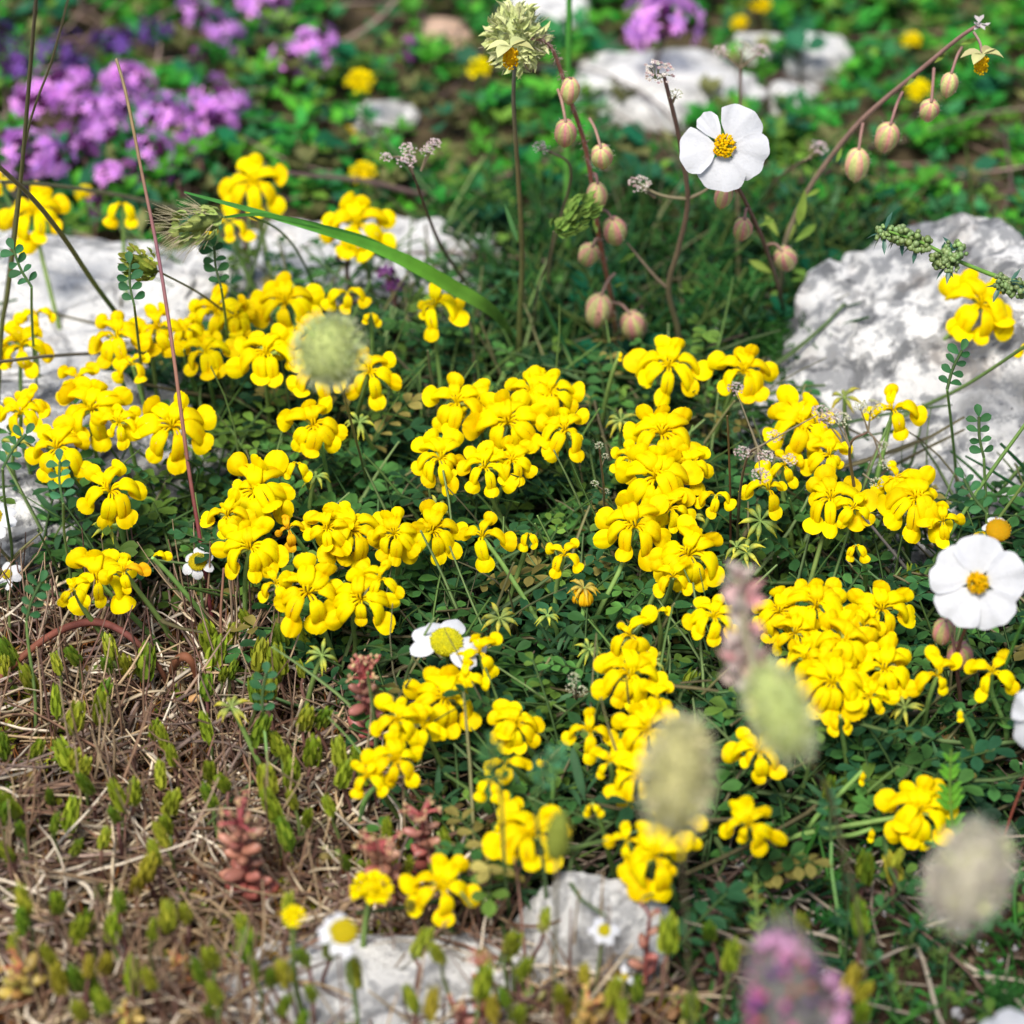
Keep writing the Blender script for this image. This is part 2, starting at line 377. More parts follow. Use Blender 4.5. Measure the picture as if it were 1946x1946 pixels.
# vetch leaves: each a curved stalk with paired leaflets
def pinnate(mb, base, yaw, elev, L, npair, col, ls, r, stemcol=(.07, .12, .04), term=True, curve=.5):
    h = np.array([math.cos(yaw), math.sin(yaw), 0]); up = np.array([0, 0, 1.])
    ts = np.linspace(0, 1, 6)
    pts = np.array([base + h * (L * (t * math.cos(elev) + curve * .35 * t * t)) + up * L * (t * math.sin(elev) - curve * .35 * t * t) for t in ts])
    tube(mb, pts, [.0045, .003], stemcol, 3)
    side = np.array([-math.sin(yaw), math.cos(yaw), 0]); Ms = []; Ls = []; Cs = []
    for k in range(npair):
        t = .28 + .68 * k / max(1, npair - 1); p = np.array([np.interp(t, ts, pts[:, i]) for i in range(3)])
        for s in (-1, 1):
            d = side * s + h * r.uniform(.2, .6) + up * r.uniform(-.05, .5)
            nrm = up + h * r.uniform(-.5, .5) + side * r.uniform(-.4, .4)
            Ms.append(align(d, nrm, ls * r.uniform(.8, 1.15))); Ls.append(p); Cs.append(col * r.uniform(.75, 1.2))
    if term: Ms.append(align(h + up * .1, up, ls * 1.1)); Ls.append(pts[-1]); Cs.append(col)
    return Ms, Ls, Cs
def vetch_leaves(n, zones, seed, name, label, zr=(.0, .19), ls=.047):
    r = np.random.default_rng(seed); mb = MB(); P = scatter_points(n, zones, seed=seed); Ms = []; Ls = []; Cs = []
    edge = np.ones((len(LT[0]), 3));
    for i, v in enumerate(LT[0]):
        if i % 3 != 1: edge[i] = (1.25, 1.2, 1.25)
    for (x, y, z, a, b) in P:
        if noise.noise(Vector((x * 4, y * 4, 2.2))) < -.22: continue
        pn = .5 + .5 * noise.noise(Vector((x * 2.3, y * 2.3, 8.8))); col = lerp((.016, .066, .030), (.10, .22, .05), np.clip(r.uniform() ** 2.0 * .8 + pn * .45 - .1, 0, 1)) * r.uniform(.5, 1.3)
        if pn > .5 and r.uniform() < .35: col = np.array((.12, .20, .04)) * r.uniform(.6, 1.3)
        if r.uniform() < .05: col = np.array((.26, .22, .07)) * r.uniform(.6, 1.1)
        m, l, c = pinnate(mb, np.array([x, y, z + r.uniform(*zr)]), r.uniform(0, 2 * PI), r.uniform(.2, 1.2), r.uniform(.14, .24), r.integers(3, 6), col, ls * r.uniform(.62, 1.12), r)
        Ms += m; Ls += l; Cs += c
    mb.inst(LT[0], LT[1], np.array(Ms), np.array(Ls), np.array(Cs), edge)
    o = mb.build(name, M_LEAF); tag(o, label, 'foliage', kind='stuff'); return o
vetch_leaves(1650, ('vetch',), 3, 'vetch_foliage', 'mat of small blue green vetch leaflets under the yellow flowers')
vetch_leaves(150, ('mid', 'soil'), 4, 'sparse_vetch_foliage', 'scattered vetch leaflets at the edge of the yellow mat', zr=(0, .08))

# creeping stems through the mat
def strands(name, label, n, zones, seed, cols, length, rad, lift, curl, mat=M_STRAW, z0=(0, .06), seg=6, sides=3, cat='stems', elev=(0, .35), rcol=.25, clump=0):
    r = np.random.default_rng(seed); mb = MB(); P = scatter_points(n, zones, seed=seed + 50)
    for (x, y, z, a, b) in P:
        if clump and noise.noise(Vector((x * 5, y * 5, seed * .3))) < clump: continue
        yaw = r.uniform(0, 2 * PI); e = r.uniform(*elev); L = r.uniform(*length); k = r.uniform(-curl, curl)
        p = np.array([x, y, z + r.uniform(*z0)]); pts = [p]
        for s in range(seg):
            yaw += k / seg + r.uniform(-.15, .15); e += lift / seg * r.uniform(.2, 1.4)
            p = p + np.array([math.cos(yaw) * math.cos(e), math.sin(yaw) * math.cos(e), math.sin(e)]) * L / seg
            if p[2] < z + .004: p[2] = z + .004
            pts.append(p)
        c = np.array(cols[r.integers(len(cols))]) * r.uniform(1 - rcol, 1 + rcol)
        rr = r.uniform(*rad); tube(mb, np.array(pts), [rr, rr * .9, rr * .45], c, sides)
    o = mb.build(name, mat); tag(o, label, cat, kind='stuff'); return o
strands('vetch_stems', 'tangle of thin green creeping vetch stems', 420, ('vetch',), 5, [(.07, .13, .04), (.10, .15, .05), (.12, .10, .05)], (.25, .6), (.006, .010), .2, 1.5, M_STEM, (0, .12))
strands('vetch_flower_stalks', 'upright pale green stalks standing between the yellow flowers', 430, ('vetch',), 14, [(.17, .30, .08), (.13, .25, .06), (.22, .34, .12), (.24, .24, .10)], (.22, .46), (.0045, .007), -.15, .5, M_STEM, (0, .03), elev=(.7, 1.35))
strands('grassy_threads', 'thin arching grass threads in the vetch mat', 500, ('vetch', 'mid'), 15, [(.10, .22, .06), (.16, .28, .08), (.26, .26, .14), (.07, .18, .06)], (.2, .5), (.002, .0045), -.7, 1.4, M_LEAF, (0, .06), elev=(.5, 1.4), cat='grass')
strands('dry_grass_litter', 'matted dry straw and grey dead grass stalks', 4300, ('dry',), 6,
        [(.46, .33, .19), (.36, .25, .15), (.21, .13, .09), (.60, .49, .33), (.14, .08, .055), (.28, .20, .165), (.74, .64, .50), (.20, .11, .07)], (.08, .36), (.0025, .0062), -.3, 1.9, M_STRAW, (0, .07), elev=(-.1, .6), rcol=.4, clump=-.17)
strands('dead_stalk_tufts', 'upright tufts of dry brown stalks in the litter', 1000, ('dry',), 7,
        [(.36, .22, .14), (.55, .40, .24), (.24, .13, .10), (.40, .28, .2)], (.14, .34), (.0025, .0045), .3, .7, M_STRAW, (0, .02), elev=(.7, 1.5), clump=-.05)
strands('reddish_moss', 'rusty orange moss and fine roots between the straw', 3200, ('dry',), 8,
        [(.30, .11, .03), (.20, .08, .03), (.14, .10, .03), (.34, .17, .04)], (.03, .09), (.002, .004), .5, 2, M_STRAW, (0, .03), seg=3, elev=(.1, 1.2))
strands('soil_twigs', 'thin grey brown twigs and straws on the dark soil', 950, ('soil', 'vetch', 'mid'), 9,
        [(.22, .16, .12), (.32, .26, .2), (.14, .09, .07), (.42, .36, .28)], (.12, .45), (.0025, .006), -.1, 1.4, M_STRAW, (0, .05), elev=(0, .3))
strands('background_twigs', 'brown twigs lying in the far greenery', 320, ('back', 'mid'), 10,
        [(.20, .13, .10), (.3, .22, .18), (.14, .09, .08)], (.2, .8), (.004, .009), 0, 1, M_STRAW, (0, .1), elev=(0, .25))
strands('thin_green_blades', 'fine dark green grass blades behind the vetch', 900, ('mid',), 12,
        [(.04, .16, .045), (.06, .20, .05), (.03, .12, .05), (.10, .18, .05)], (.18, .42), (.005, .009), -.5, .9, M_LEAF, (0, .04), elev=(.5, 1.4), sides=3, cat='grass')
strands('green_blades_in_soil', 'short green blades sprouting from dark soil', 230, ('soil',), 13,
        [(.05, .15, .03), (.07, .18, .04), (.04, .10, .03)], (.06, .2), (.004, .008), -.4, .8, M_LEAF, (0, .02), elev=(.4, 1.4), cat='grass')

def rosettes(name, label, n, zones, seed, cols, ls, k=(6, 11), zr=(0, .12), tmpl=LTS, elev=(.1, .9), cat='ground cover', mat=M_LEAF, clump=3.0):
    r = np.random.default_rng(seed); mb = MB(); P = scatter_points(n, zones, seed=seed + 90); Ms = []; Ls = []; Cs = []
    for (x, y, z, a, b) in P:
        q = noise.noise(Vector((x * clump, y * clump, seed)))
        if q < -.16 and r.uniform() < .88: continue
        zz = z + r.uniform(*zr) + max(0, q) * .08
        c = lerp(cols[r.integers(len(cols))], cols[0], .3) * r.uniform(.65, 1.25); m = int(r.integers(*k)); y0 = r.uniform(0, 2 * PI)
        s = r.uniform(*ls)
        M = rots(m, yaw=y0 + np.arange(m) * 2.4 + r.uniform(-.3, .3, m), pitch=elev, roll=(-.5, .5), scale=(.7 * s, 1.1 * s), r=r)
        Ms.append(M); Ls.append(np.array([[x, y, zz]] * m) + r.uniform(-s * .3, s * .3, (m, 3)) * [1, 1, .6]); Cs.append(np.array([c] * m) * r.uniform(.8, 1.2, (m, 1)))
        tube(mb, np.array([[x, y, z - .01], [x + r.uniform(-.01, .01), y, zz]]), .004, (.09, .09, .04), 3)
    mb.inst(tmpl[0], tmpl[1], np.concatenate(Ms), np.concatenate(Ls), np.concatenate(Cs))
    o = mb.build(name, mat); tag(o, label, cat, kind='stuff'); return o
GR = [(.065, .25, .04), (.045, .19, .035), (.13, .33, .04), (.035, .16, .06), (.20, .27, .05), (.20, .12, .07)]
rosettes('background_greenery', 'soft focus carpet of small bright green leaves', 4300, ('back',), 21, GR, (.045, .085), (6, 11))
rosettes('round_leaf_clover', 'dark round leaves behind the white rock rose', 230, ('back', 'mid'), 22, [(.018, .12, .05), (.02, .14, .045), (.03, .11, .05)], (.07, .11), (3, 5), (.03, .15), leaf_t(1, .95, 3, 2, .1, .1, .6, .55))
rosettes('dark_undergrowth', 'dark low leaves between the grass blades', 900, ('mid',), 23, [(.03, .09, .04), (.025, .075, .045), (.05, .12, .04)], (.03, .06))
rosettes('soil_greens', 'small ferny green leaf tufts on the dark soil', 330, ('soil',), 24, [(.03, .11, .025), (.06, .17, .03), (.02, .075, .03), (.12, .14, .04)], (.022, .045), (7, 12), (0, .05), leaf_t(1, .28, 3, 2, .2, .1, .6, .6))
rosettes('dry_zone_greens', 'tiny yellow green leaves among the straw', 520, ('dry',), 25, [(.24, .34, .04), (.34, .36, .05), (.15, .26, .04), (.36, .18, .08)], (.02, .04), (5, 9), (0, .05), cat='ground cover')
rosettes('narrow_silver_leaves', 'narrow grey green leaves woven into the vetch mat', 420, ('vetch', 'mid'), 26, [(.09, .20, .10), (.06, .15, .08)], (.07, .13), (4, 7), (0, .16), LIN, (.3, 1.2))
# crumbs and grit
def crumbs(n, zones, seed, name, label, cols, size):
    r = np.random.default_rng(seed); mb = MB(); P = scatter_points(n, zones, seed=seed); t = sphere_t(3, 5)
    mb.inst(t[0], t[1], rots(n, pitch=(-1, 1), roll=(-1, 1), scale=size, r=r) * r.uniform(.6, 1.4, (n, 1, 3)), P[:, :3] + [0, 0, .002], np.array([np.array(cols[r.integers(len(cols))]) * r.uniform(.7, 1.3) for _ in range(n)]))
    o = mb.build(name, M_STRAW); tag(o, label, 'soil crumbs', kind='stuff')
crumbs(2500, ('soil', 'dry'), 31, 'soil_crumbs', 'loose crumbs of brown soil and plant debris', [(.10, .06, .04), (.06, .04, .03), (.17, .12, .08)], (.005, .014))
crumbs(260, ('soil',), 32, 'pale_grit', 'pale grey grit in the dark soil', [(.5, .5, .52), (.35, .35, .36)], (.006, .014))

# ------------------------------------------------------------------ yellow vetch
Y1 = np.array((1.0, .83, .0)); Y2 = np.array((1.0, .62, .0)); Y3 = np.array((.92, .38, .0))
def floret_mesh(seed, c1=Y1, c2=Y2, wilt=0.0):
    """claw arching out of the middle and the closed oval pair of wings hanging from it"""
    r = np.random.default_rng(seed); mb = MB(); dr = r.uniform(.85, 1.25); op = r.uniform(0, .035); w0 = r.uniform(.20, .24)
    A = smooth_path([(.20, 0, .21), (.33, 0, .25), (.47, 0, .17), (.58, 0, .0), (.65, 0, -.19 * dr)], 40)
    for sg in (-1, 1):
        def f(u, v):
            a = A[min(39, int(u * 39.99))]; q = max(0, math.sin(PI * (u * .9 + .06) ** .95)) ** .5
            w = w0 * q; t = .10 * q; th = v * 2.6
            yy = sg * (w * math.sin(th) ** (.85 if th < PI / 2 else 1) * (1 if th < PI / 2 else .92) + op * u * u)
            n_ = math.cos(th) - (.06 + .34 * max(0, u - .55)) * math.exp(-(th / .30) ** 2)
            k = min(1, max(0, (u - .2) / .5))
            return (a[0] + t * n_ * (.15 + .65 * k), yy, a[2] + t * n_ * (.95 - .5 * k) + .006 * math.sin(8 * u + seed))
        V, Fc = grid(11, 8, f)
        cc = np.array([lerp(c1, c2, min(1, .06 + .7 * math.exp(-((k % 9) / .8) ** 2) * (k // 9 > 5) + .35 * (k // 9 > 10) + .2 * (k // 9 < 2))) for k in range(len(V))])
        mb.add(V, Fc, cc)
        cl = smooth_path([(.02, sg * .015, .0), (.06, sg * .035, .14), (.14, sg * .05, .23), (.28, sg * .055, .25), (.38, sg * .05, .2)], 9)
        tube(mb, cl, [.018, .028, .04, .05], lerp(c1, c2, .3), 6)
    return mb.mesh('floret', M_YEL)
def banner_mesh(seed, c1=Y1, c2=Y2):
    """round cupped petal standing out beyond the wings"""
    r = np.random.default_rng(seed); mb = MB(); cup = r.uniform(-.9, 1.3); up = r.uniform(.0, .30); W0 = r.uniform(.25, .30); L0 = r.uniform(.44, .54); pt = r.uniform(0, .04)
    def f(u, v):
        s = v * 2 - 1; w = W0 * max(0, math.sin(PI * (u * .90 + .055) ** 1.25)) ** .56
        e = u - .5
        z = cup * (s * w) ** 2 + .10 * (1 - s * s) * math.sin(PI * u) + up * u * u * .5 + .008 * math.sin(6 * s + 4 * u + seed) - .025 * math.exp(-(s / .2) ** 2) * (1 - u)
        return (.49 + L0 * u + pt * math.exp(-(s / .2) ** 2) * u ** 6 - .05, s * w, -.10 + z)
    V, Fc = grid(11, 12, f)
    cc = np.array([lerp(c1, c2, min(1, .14 + .55 * math.exp(-((k % 13 - 6) / 1.1) ** 2) * (k // 13 < 7) + .3 * (k // 13 > 10) + .35 * (k // 13 < 3))) for k in range(len(V))])
    mb.add(V, Fc, cc)
    mb.add(V - [0, 0, .012], Fc[:, ::-1], cc * [1, .9, 1]); return mb.mesh('banner_petal', M_YEL)
def calyx_mesh(seed, col=(.30, .36, .06)):
    mb = MB(); tube(mb, smooth_path([(0, 0, -.04), (.05, 0, .03), (.13, 0, .10), (.22, 0, .13)], 6), [.018, .03, .055, .05], col, 6)
    t = leaf_t(.12, .05, 2, 2)
    for k in range(5):
        a = k * 2 * PI / 5; mb.inst(t[0], t[1], [align((1, .35 * math.cos(a), .35 * math.sin(a)))], [(.2, .03 * math.cos(a), .13 + .03 * math.sin(a))], [col])
    return mb.mesh('calyx', M_STEM)
FL = [floret_mesh(k) for k in range(5)]; BN = [banner_mesh(k) for k in range(6)]; CX = [calyx_mesh(0)]
FLO = [floret_mesh(k + 20, np.array((.98, .60, .01)), Y3) for k in range(2)]; BNO = [banner_mesh(k + 20, np.array((.98, .60, .01)), Y3) for k in range(2)]

def stem_between(parent, top, base, col=(.20, .33, .08), rad=.0062, bow=.02, r=rng, extra=None):
    b = np.array(base); t = np.array(top); m1 = lerp(b, t, .35) + [r.uniform(-bow, bow), r.uniform(-bow, bow), .02]; m2 = lerp(b, t, .75) + [r.uniform(-bow, bow) * .5, r.uniform(-bow, bow) * .5, .012]
    P = smooth_path([b, m1, m2, t], 12) - np.array(parent.location)
    mb = MB(); tube(mb, P, [rad * 1.15, rad, rad * .85], col, 6, cols=blend_cols([np.array(col) * .7, col, np.array(col) * 1.25], 12))
    mb.build('stem', M_STEM, parent)

HEADS = []
def vetch_head(px, py, rad, n, z=None, tilt=None, orange=0, base=None, look=None, side=None, droop=0, zoff=0):
    r = np.random.default_rng(int(px * 7 + py * 13) % 100000)
    if z is None: z = float(np.interp(py, [300, 700, 1100, 1500, 1946], [.50, .42, .36, .30, .24])) + r.uniform(-.02, .02)
    c = at(px, py, z); d = proj(c)[2]; S = rad * d / F * 1.15
    if base is None:
        bx = c.x + r.uniform(-.10, .10); by = c.y + r.uniform(.03, .15); bp = Vector((bx, by, gz(bx, by)))
    else: bp = onground(*base)
    root = empty('vetch_flower', bp)
    # head axis leans towards the light and the viewer
    ta = R(r.uniform(2, 20)) if tilt is None else R(tilt); az = R(-90 + r.uniform(-40, 40)) if side is None else R(side)
    ax = Vector((math.cos(az) * math.sin(ta), math.sin(az) * math.sin(ta), math.cos(ta)))
    T0 = Matrix.Translation(c - bp) @ alignz(ax)
    a0 = r.uniform(0, 360)
    n_ = {5: 6, 6: 7, 7: 8, 8: 9}.get(n, n)
    if n >= 4: A = [a0 + 360 * k / n_ + r.uniform(-11, 11) for k in range(n_)]
    else:
        s0 = -90 if side is None else side
        A = [s0 + (k - (n - 1) / 2) * 75 + r.uniform(-10, 10) for k in range(n)]
    # ring orientation is defined in world azimuth, so undo track spin
    inv = alignz(ax).inverted()
    for a in A:
        wd = inv @ Vector((math.cos(R(a)), math.sin(R(a)), 0)); aa = math.atan2(wd.y, wd.x)
        back = max(0, math.sin(R(a)))
        front = max(0, -math.sin(R(a))); dr = R(r.uniform(-9, 14) + droop + 20 * front - 46 * back ** 1.4); roll = R(r.uniform(-18, 18)); sc = r.uniform(.88, 1.08) * (1 - .12 * back) * (1 - .06 * front)
        if n >= 4 and r.uniform() < .07: sc *= .62
        M = T0 @ Matrix.Rotation(aa, 4, 'Z') @ Matrix.Rotation(dr, 4, 'Y') @ Matrix.Rotation(roll, 4, 'X') @ Matrix.Diagonal((S * sc, S * sc * r.uniform(.74, .92), S * sc, 1))
        isO = r.uniform() < orange
        fl = child('floret', (FLO if isO else FL)[r.integers(2 if isO else 5)], root, M)
        bm_ = Matrix.Translation((.5, 0, -.08)) @ Matrix.Rotation(R(r.choice([-1, 1]) * r.uniform(2, 34)), 4, 'Z') @ Matrix.Rotation(R(r.uniform(-22, 8) + 22 * max(0, -math.sin(R(a))) - 16 * back), 4, 'Y') @ Matrix.Rotation(R(44 * math.cos(R(a)) + r.uniform(-14, 14)), 4, 'X') @ Matrix.Translation((-.5, 0, .08)) @ Matrix.Scale(r.uniform(.92, 1.08), 4)
        child('banner_petal', (BNO if isO else BN)[r.integers(2 if isO else 6)], fl, bm_)
        child('calyx', CX[0], fl, Matrix.Identity(4))
    if n >= 8:   # the dense heads have one or two more florets in front of the gap
        for k in range(1):
            a = r.uniform(-140, -40); wd = inv @ Vector((math.cos(R(a)), math.sin(R(a)), 0)); aa = math.atan2(wd.y, wd.x)
            M = T0 @ Matrix.Translation((0, 0, S * .10)) @ Matrix.Rotation(aa, 4, 'Z') @ Matrix.Rotation(R(r.uniform(-10, 8)), 4, 'Y') @ Matrix.Scale(S * .85, 4)
            fl = child('floret', FL[r.integers(5)], root, M); child('banner_petal', BN[r.integers(6)], fl, Matrix.Identity(4)); child('calyx', CX[0], fl, Matrix.Identity(4))
    stem_between(root, c, bp, r=r)
    if look is None:
        look = ('single yellow vetch floret' if n == 1 else 'sparse yellow vetch head' if n <= 3 else 'yellow vetch flower' if n <= 6 else 'dense yellow vetch head')
    reg(root, look, 'flower', px, py, 'yellow vetch flower heads of the mat')
    HEADS.append((px, py)); return root

VH = [(65, 405, 72, 7), (232, 385, 52, 2), (482, 350, 74, 6), (675, 428, 76, 7), (-4, 345, 30, 4), (432, 425, 45, 3), (42, 655, 62, 5), (70, 590, 42, 3),
      (220, 640, 66, 6), (300, 622, 60, 5), (408, 592, 70, 6), (540, 575, 72, 7), (655, 552, 50, 3), (700, 592, 30, 2), (388, 668, 60, 6), (505, 672, 76, 7),
      (598, 715, 60, 5), (697, 705, 64, 5), (820, 580, 62, 5), (175, 775, 78, 7), (110, 850, 72, 6), (40, 782, 58, 5), (325, 808, 88, 6), (208, 930, 76, 5),
      (590, 805, 70, 6), (560, 875, 40, 2), (485, 930, 84, 8), (472, 1036, 74, 7), (862, 765, 70, 5), (960, 800, 80, 7), (1040, 745, 66, 6), (1065, 815, 62, 6),
      (830, 868, 70, 7), (915, 885, 60, 6), (1262, 695, 80, 6), (1402, 705, 66, 6), (1248, 822, 76, 7), (1238, 905, 86, 8), (1350, 935, 44, 3),
      (1198, 995, 78, 6), (1300, 1048, 80, 7), (1243, 1112, 24, 1), (1515, 806, 80, 7), (1685, 775, 62, 4), (1565, 862, 58, 5), (1450, 925, 62, 4), (1568, 945, 76, 7),
      (1728, 948, 86, 8), (1615, 1030, 40, 2), (1848, 580, 82, 8), (185, 1103, 84, 7), (288, 1052, 34, 1), (660, 1005, 80, 8), (745, 1010, 62, 6), (815, 1005, 72, 7), (912, 1015, 60, 4),
      (580, 1128, 78, 6), (682, 1140, 78, 7), (1000, 1008, 36, 2), (1065, 1050, 48, 4), (1190, 1208, 62, 4), (1240, 1165, 34, 1), (1186, 1285, 80, 6),
      (1345, 1175, 58, 6), (1540, 1155, 78, 8), (1662, 1160, 74, 6), (1470, 1165, 66, 6), (1590, 1225, 76, 8), (1570, 1300, 80, 8), (1668, 1275, 70, 6), (1585, 1362, 42, 2),
      (1768, 1285, 66, 4), (1872, 1280, 60, 4), (1812, 1350, 26, 1), (905, 1240, 50, 4), (838, 1330, 80, 7), (750, 1370, 62, 5), (745, 1445, 62, 6), (695, 1478, 52, 4),
      (972, 1380, 62, 8), (955, 1450, 50, 3), (928, 1485, 48, 4), (1038, 1452, 26, 1), (1112, 1392, 58, 4), (1222, 1390, 76, 7), (1205, 1480, 68, 6), (1432, 1432, 68, 6),
      (1627, 1466, 26, 1), (1735, 1545, 82, 8), (1645, 1575, 28, 1), (1003, 1590, 84, 7), (1412, 1568, 64, 6), (1238, 1630, 84, 7), (1275, 1580, 60, 6),
      (1118, 1528, 30, 2), (448, 600, 52, 5), (350, 625, 48, 5), (600, 640, 56, 6), (560, 655, 48, 5), (148, 720, 50, 4), (225, 800, 50, 5), (1000, 742, 58, 6), (905, 765, 56, 5), (965, 872, 54, 5), (1190, 870, 50, 5), (1300, 880, 54, 5), (1262, 962, 54, 5), (1500, 1205, 56, 5), (1625, 1195, 56, 6), (1520, 1255, 54, 5), (620, 1000, 56, 5), (1540, 800, 46, 4), (545, 1000, 42, 4), (880, 1290, 44, 4), (800, 1385, 50, 4), (1640, 1325, 50, 5), (1480, 880, 44, 4), (1610, 960, 50, 4), (1780, 985, 46, 4), (1150, 1450, 44, 4), (1240, 1330, 48, 4), (720, 1095, 50, 4), (520, 1110, 48, 4), (250, 690, 44, 4), (60, 760, 44, 4), (140, 1120, 46, 4), (235, 1080, 48, 4), (1270, 1090, 46, 4), (430, 975, 52, 5), (1690, 905, 46, 4), (1185, 1600, 46, 4), (960, 1545, 44, 4), (830, 1688, 80, 5), (1946, 655, 30, 3), (1170, 665, 22, 1), (1850, 1005, 26, 2)]
EXPL = {(1848, 580): dict(base=(1690, 790)), (1728, 948): dict(base=(1610, 1130)), (1238, 1630): dict(z=.3), (1735, 1545): dict(base=(1400, 1650), z=.2),
        (1645, 1575): dict(base=(1500, 1640), z=.14), (1627, 1466): dict(base=(1500, 1640), z=.22), (820, 580): dict(base=(825, 860)), (1568, 945): dict(base=(1500, 1230)),
        (675, 428): dict(z=.45), (185, 1103): dict(base=(330, 1270), z=.3), (1198, 995): dict(base=(1090, 1330)), (912, 1015): dict(base=(1090, 1330)), (288, 1052): dict(side=20, base=(420, 1240)),
        (1240, 1165): dict(side=10), (1038, 1452): dict(side=160), (830, 1688): dict(z=.22), (482, 350): dict(base=(545, 640)), (65, 405): dict(base=(140, 760)), (232, 385): dict(base=(260, 700))}
for (x, y, rr, n) in VH:
    kw = dict(EXPL.get((x, y), {})); kw.setdefault('orange', 0 if (x * 3 + y) % 17 else .25)
    vetch_head(x * 1.007, y * 1.007 if y < 1100 else y, rr, n, **kw)

# withered orange head and green spent heads (calyx whorls after the petals drop)
def spent_mesh(seed, cg=(.22, .30, .07), tip=(.75, .65, .05)):
    r = np.random.default_rng(seed); mb = MB()
    for k in range(8):
        a = k * 2.4 + r.uniform(-.2, .2); d = Vector((math.cos(a), math.sin(a), r.uniform(-.5, .35))).normalized(); d = np.array(d)
        P = smooth_path([(0, 0, 0), d * .35 + [0, 0, .12], d * .7 + [0, 0, .05], d * r.uniform(.9, 1.1) + [0, 0, -.25]], 8)
        tube(mb, P, [.03, .05, .13, .12, .05, .01], cg, 6, cols=blend_cols([cg, cg, lerp(cg, tip, .3 + .5 * r.uniform()), tip], 8))
        for q in range(3):
            t = leaf_t(.2, .10, 2, 2); mb.inst(t[0], t[1], [align(d + r.uniform(-.4, .4, 3))], [P[4]], [cg])
    return mb.mesh('calyx_whorl', M_BUD)
SP = [spent_mesh(k) for k in range(3)]
for (x, y, rr) in [(683, 803, 32), (600, 905, 30), (205, 1000, 34), (612, 1245, 36), (440, 1345, 38), (950, 1175, 40), (1040, 1170, 26), (1312, 985, 34), (1418, 1050, 40), (1605, 755, 34),
                   (1180, 800, 34), (1120, 1235, 30), (1240, 1255, 34), (830, 965, 30), (1445, 990, 44), (30, 845, 34), (1720, 1345, 36), (1400, 1040, 30), (560, 560, 26), (475, 1000, 24)]:
    r = np.random.default_rng(x); z = float(np.interp(y, [300, 1100, 1946], [.42, .30, .2])); c = at(x, y, z); S = rr * proj(c)[2] / F
    bx, by = c.x + r.uniform(-.1, .1), c.y + r.uniform(.0, .12); root = empty('spent_vetch_head', (bx, by, gz(bx, by)))
    child('calyx_whorl', SP[x % 3], root, Matrix.Translation(c - root.location) @ alignz((r.uniform(-.4, .4), r.uniform(-.6, 0), 1), x) @ Matrix.Scale(S, 4)); stem_between(root, c, root.location, r=r)
    reg(root, 'petalless green vetch head', 'spent flower', x, y, 'green vetch heads that have dropped their petals')
c = at(1110, 1118, .34); root = empty('withered_vetch_head', at(1090, 1350, 0)); S = 52 * proj(c)[2] / F
child('calyx_whorl', spent_mesh(9, (.35, .26, .06), (.8, .4, .02)), root, Matrix.Translation(c - root.location) @ Matrix.Scale(S * .62, 4))
r = np.random.default_rng(5)
for k in range(9):
    a = r.uniform(200, 340) if k < 7 else r.uniform(0, 360)
    M = Matrix.Translation(c - root.location) @ Matrix.Rotation(R(a), 4, 'Z') @ Matrix.Rotation(R(r.uniform(35, 60)), 4, 'Y') @ Matrix.Diagonal((S * 1.0, S * .45, S * .5, 1))
    child('withered_floret', FLO[k % 2], root, M)
stem_between(root, c, root.location); tag(root, 'orange withered vetch head drooping below the centre of the mat', 'spent flower')

# ------------------------------------------------------------------ generic stems defined by the line they follow
def path3(pix, dtop, dbase=None, n=24):
    """pix from base to tip; base stands on the ground, the tip reaches dtop from the lens"""
    P = np.array(pix, float); s = np.concatenate([[0], np.cumsum(np.hypot(*np.diff(P, axis=0).T))]); s /= s[-1]
    if dbase is None: dbase = depth_at(P[0][0], P[0][1], 0)
    return smooth_path([np.array(atd(p[0], p[1], dbase + (dtop - dbase) * t)) for p, t in zip(P, s)], n)
def wpx(w, d): return w * d / F
def root_at(name, P0): return empty(name, Vector(P0))
def stem_part(root, P, w, col, cols=None, name='stem', n=7, mat=M_STEM):
    mb = MB(); tube(mb, P - np.array(root.location), w, col, n, cols=cols); return mb.build(name, mat, root)

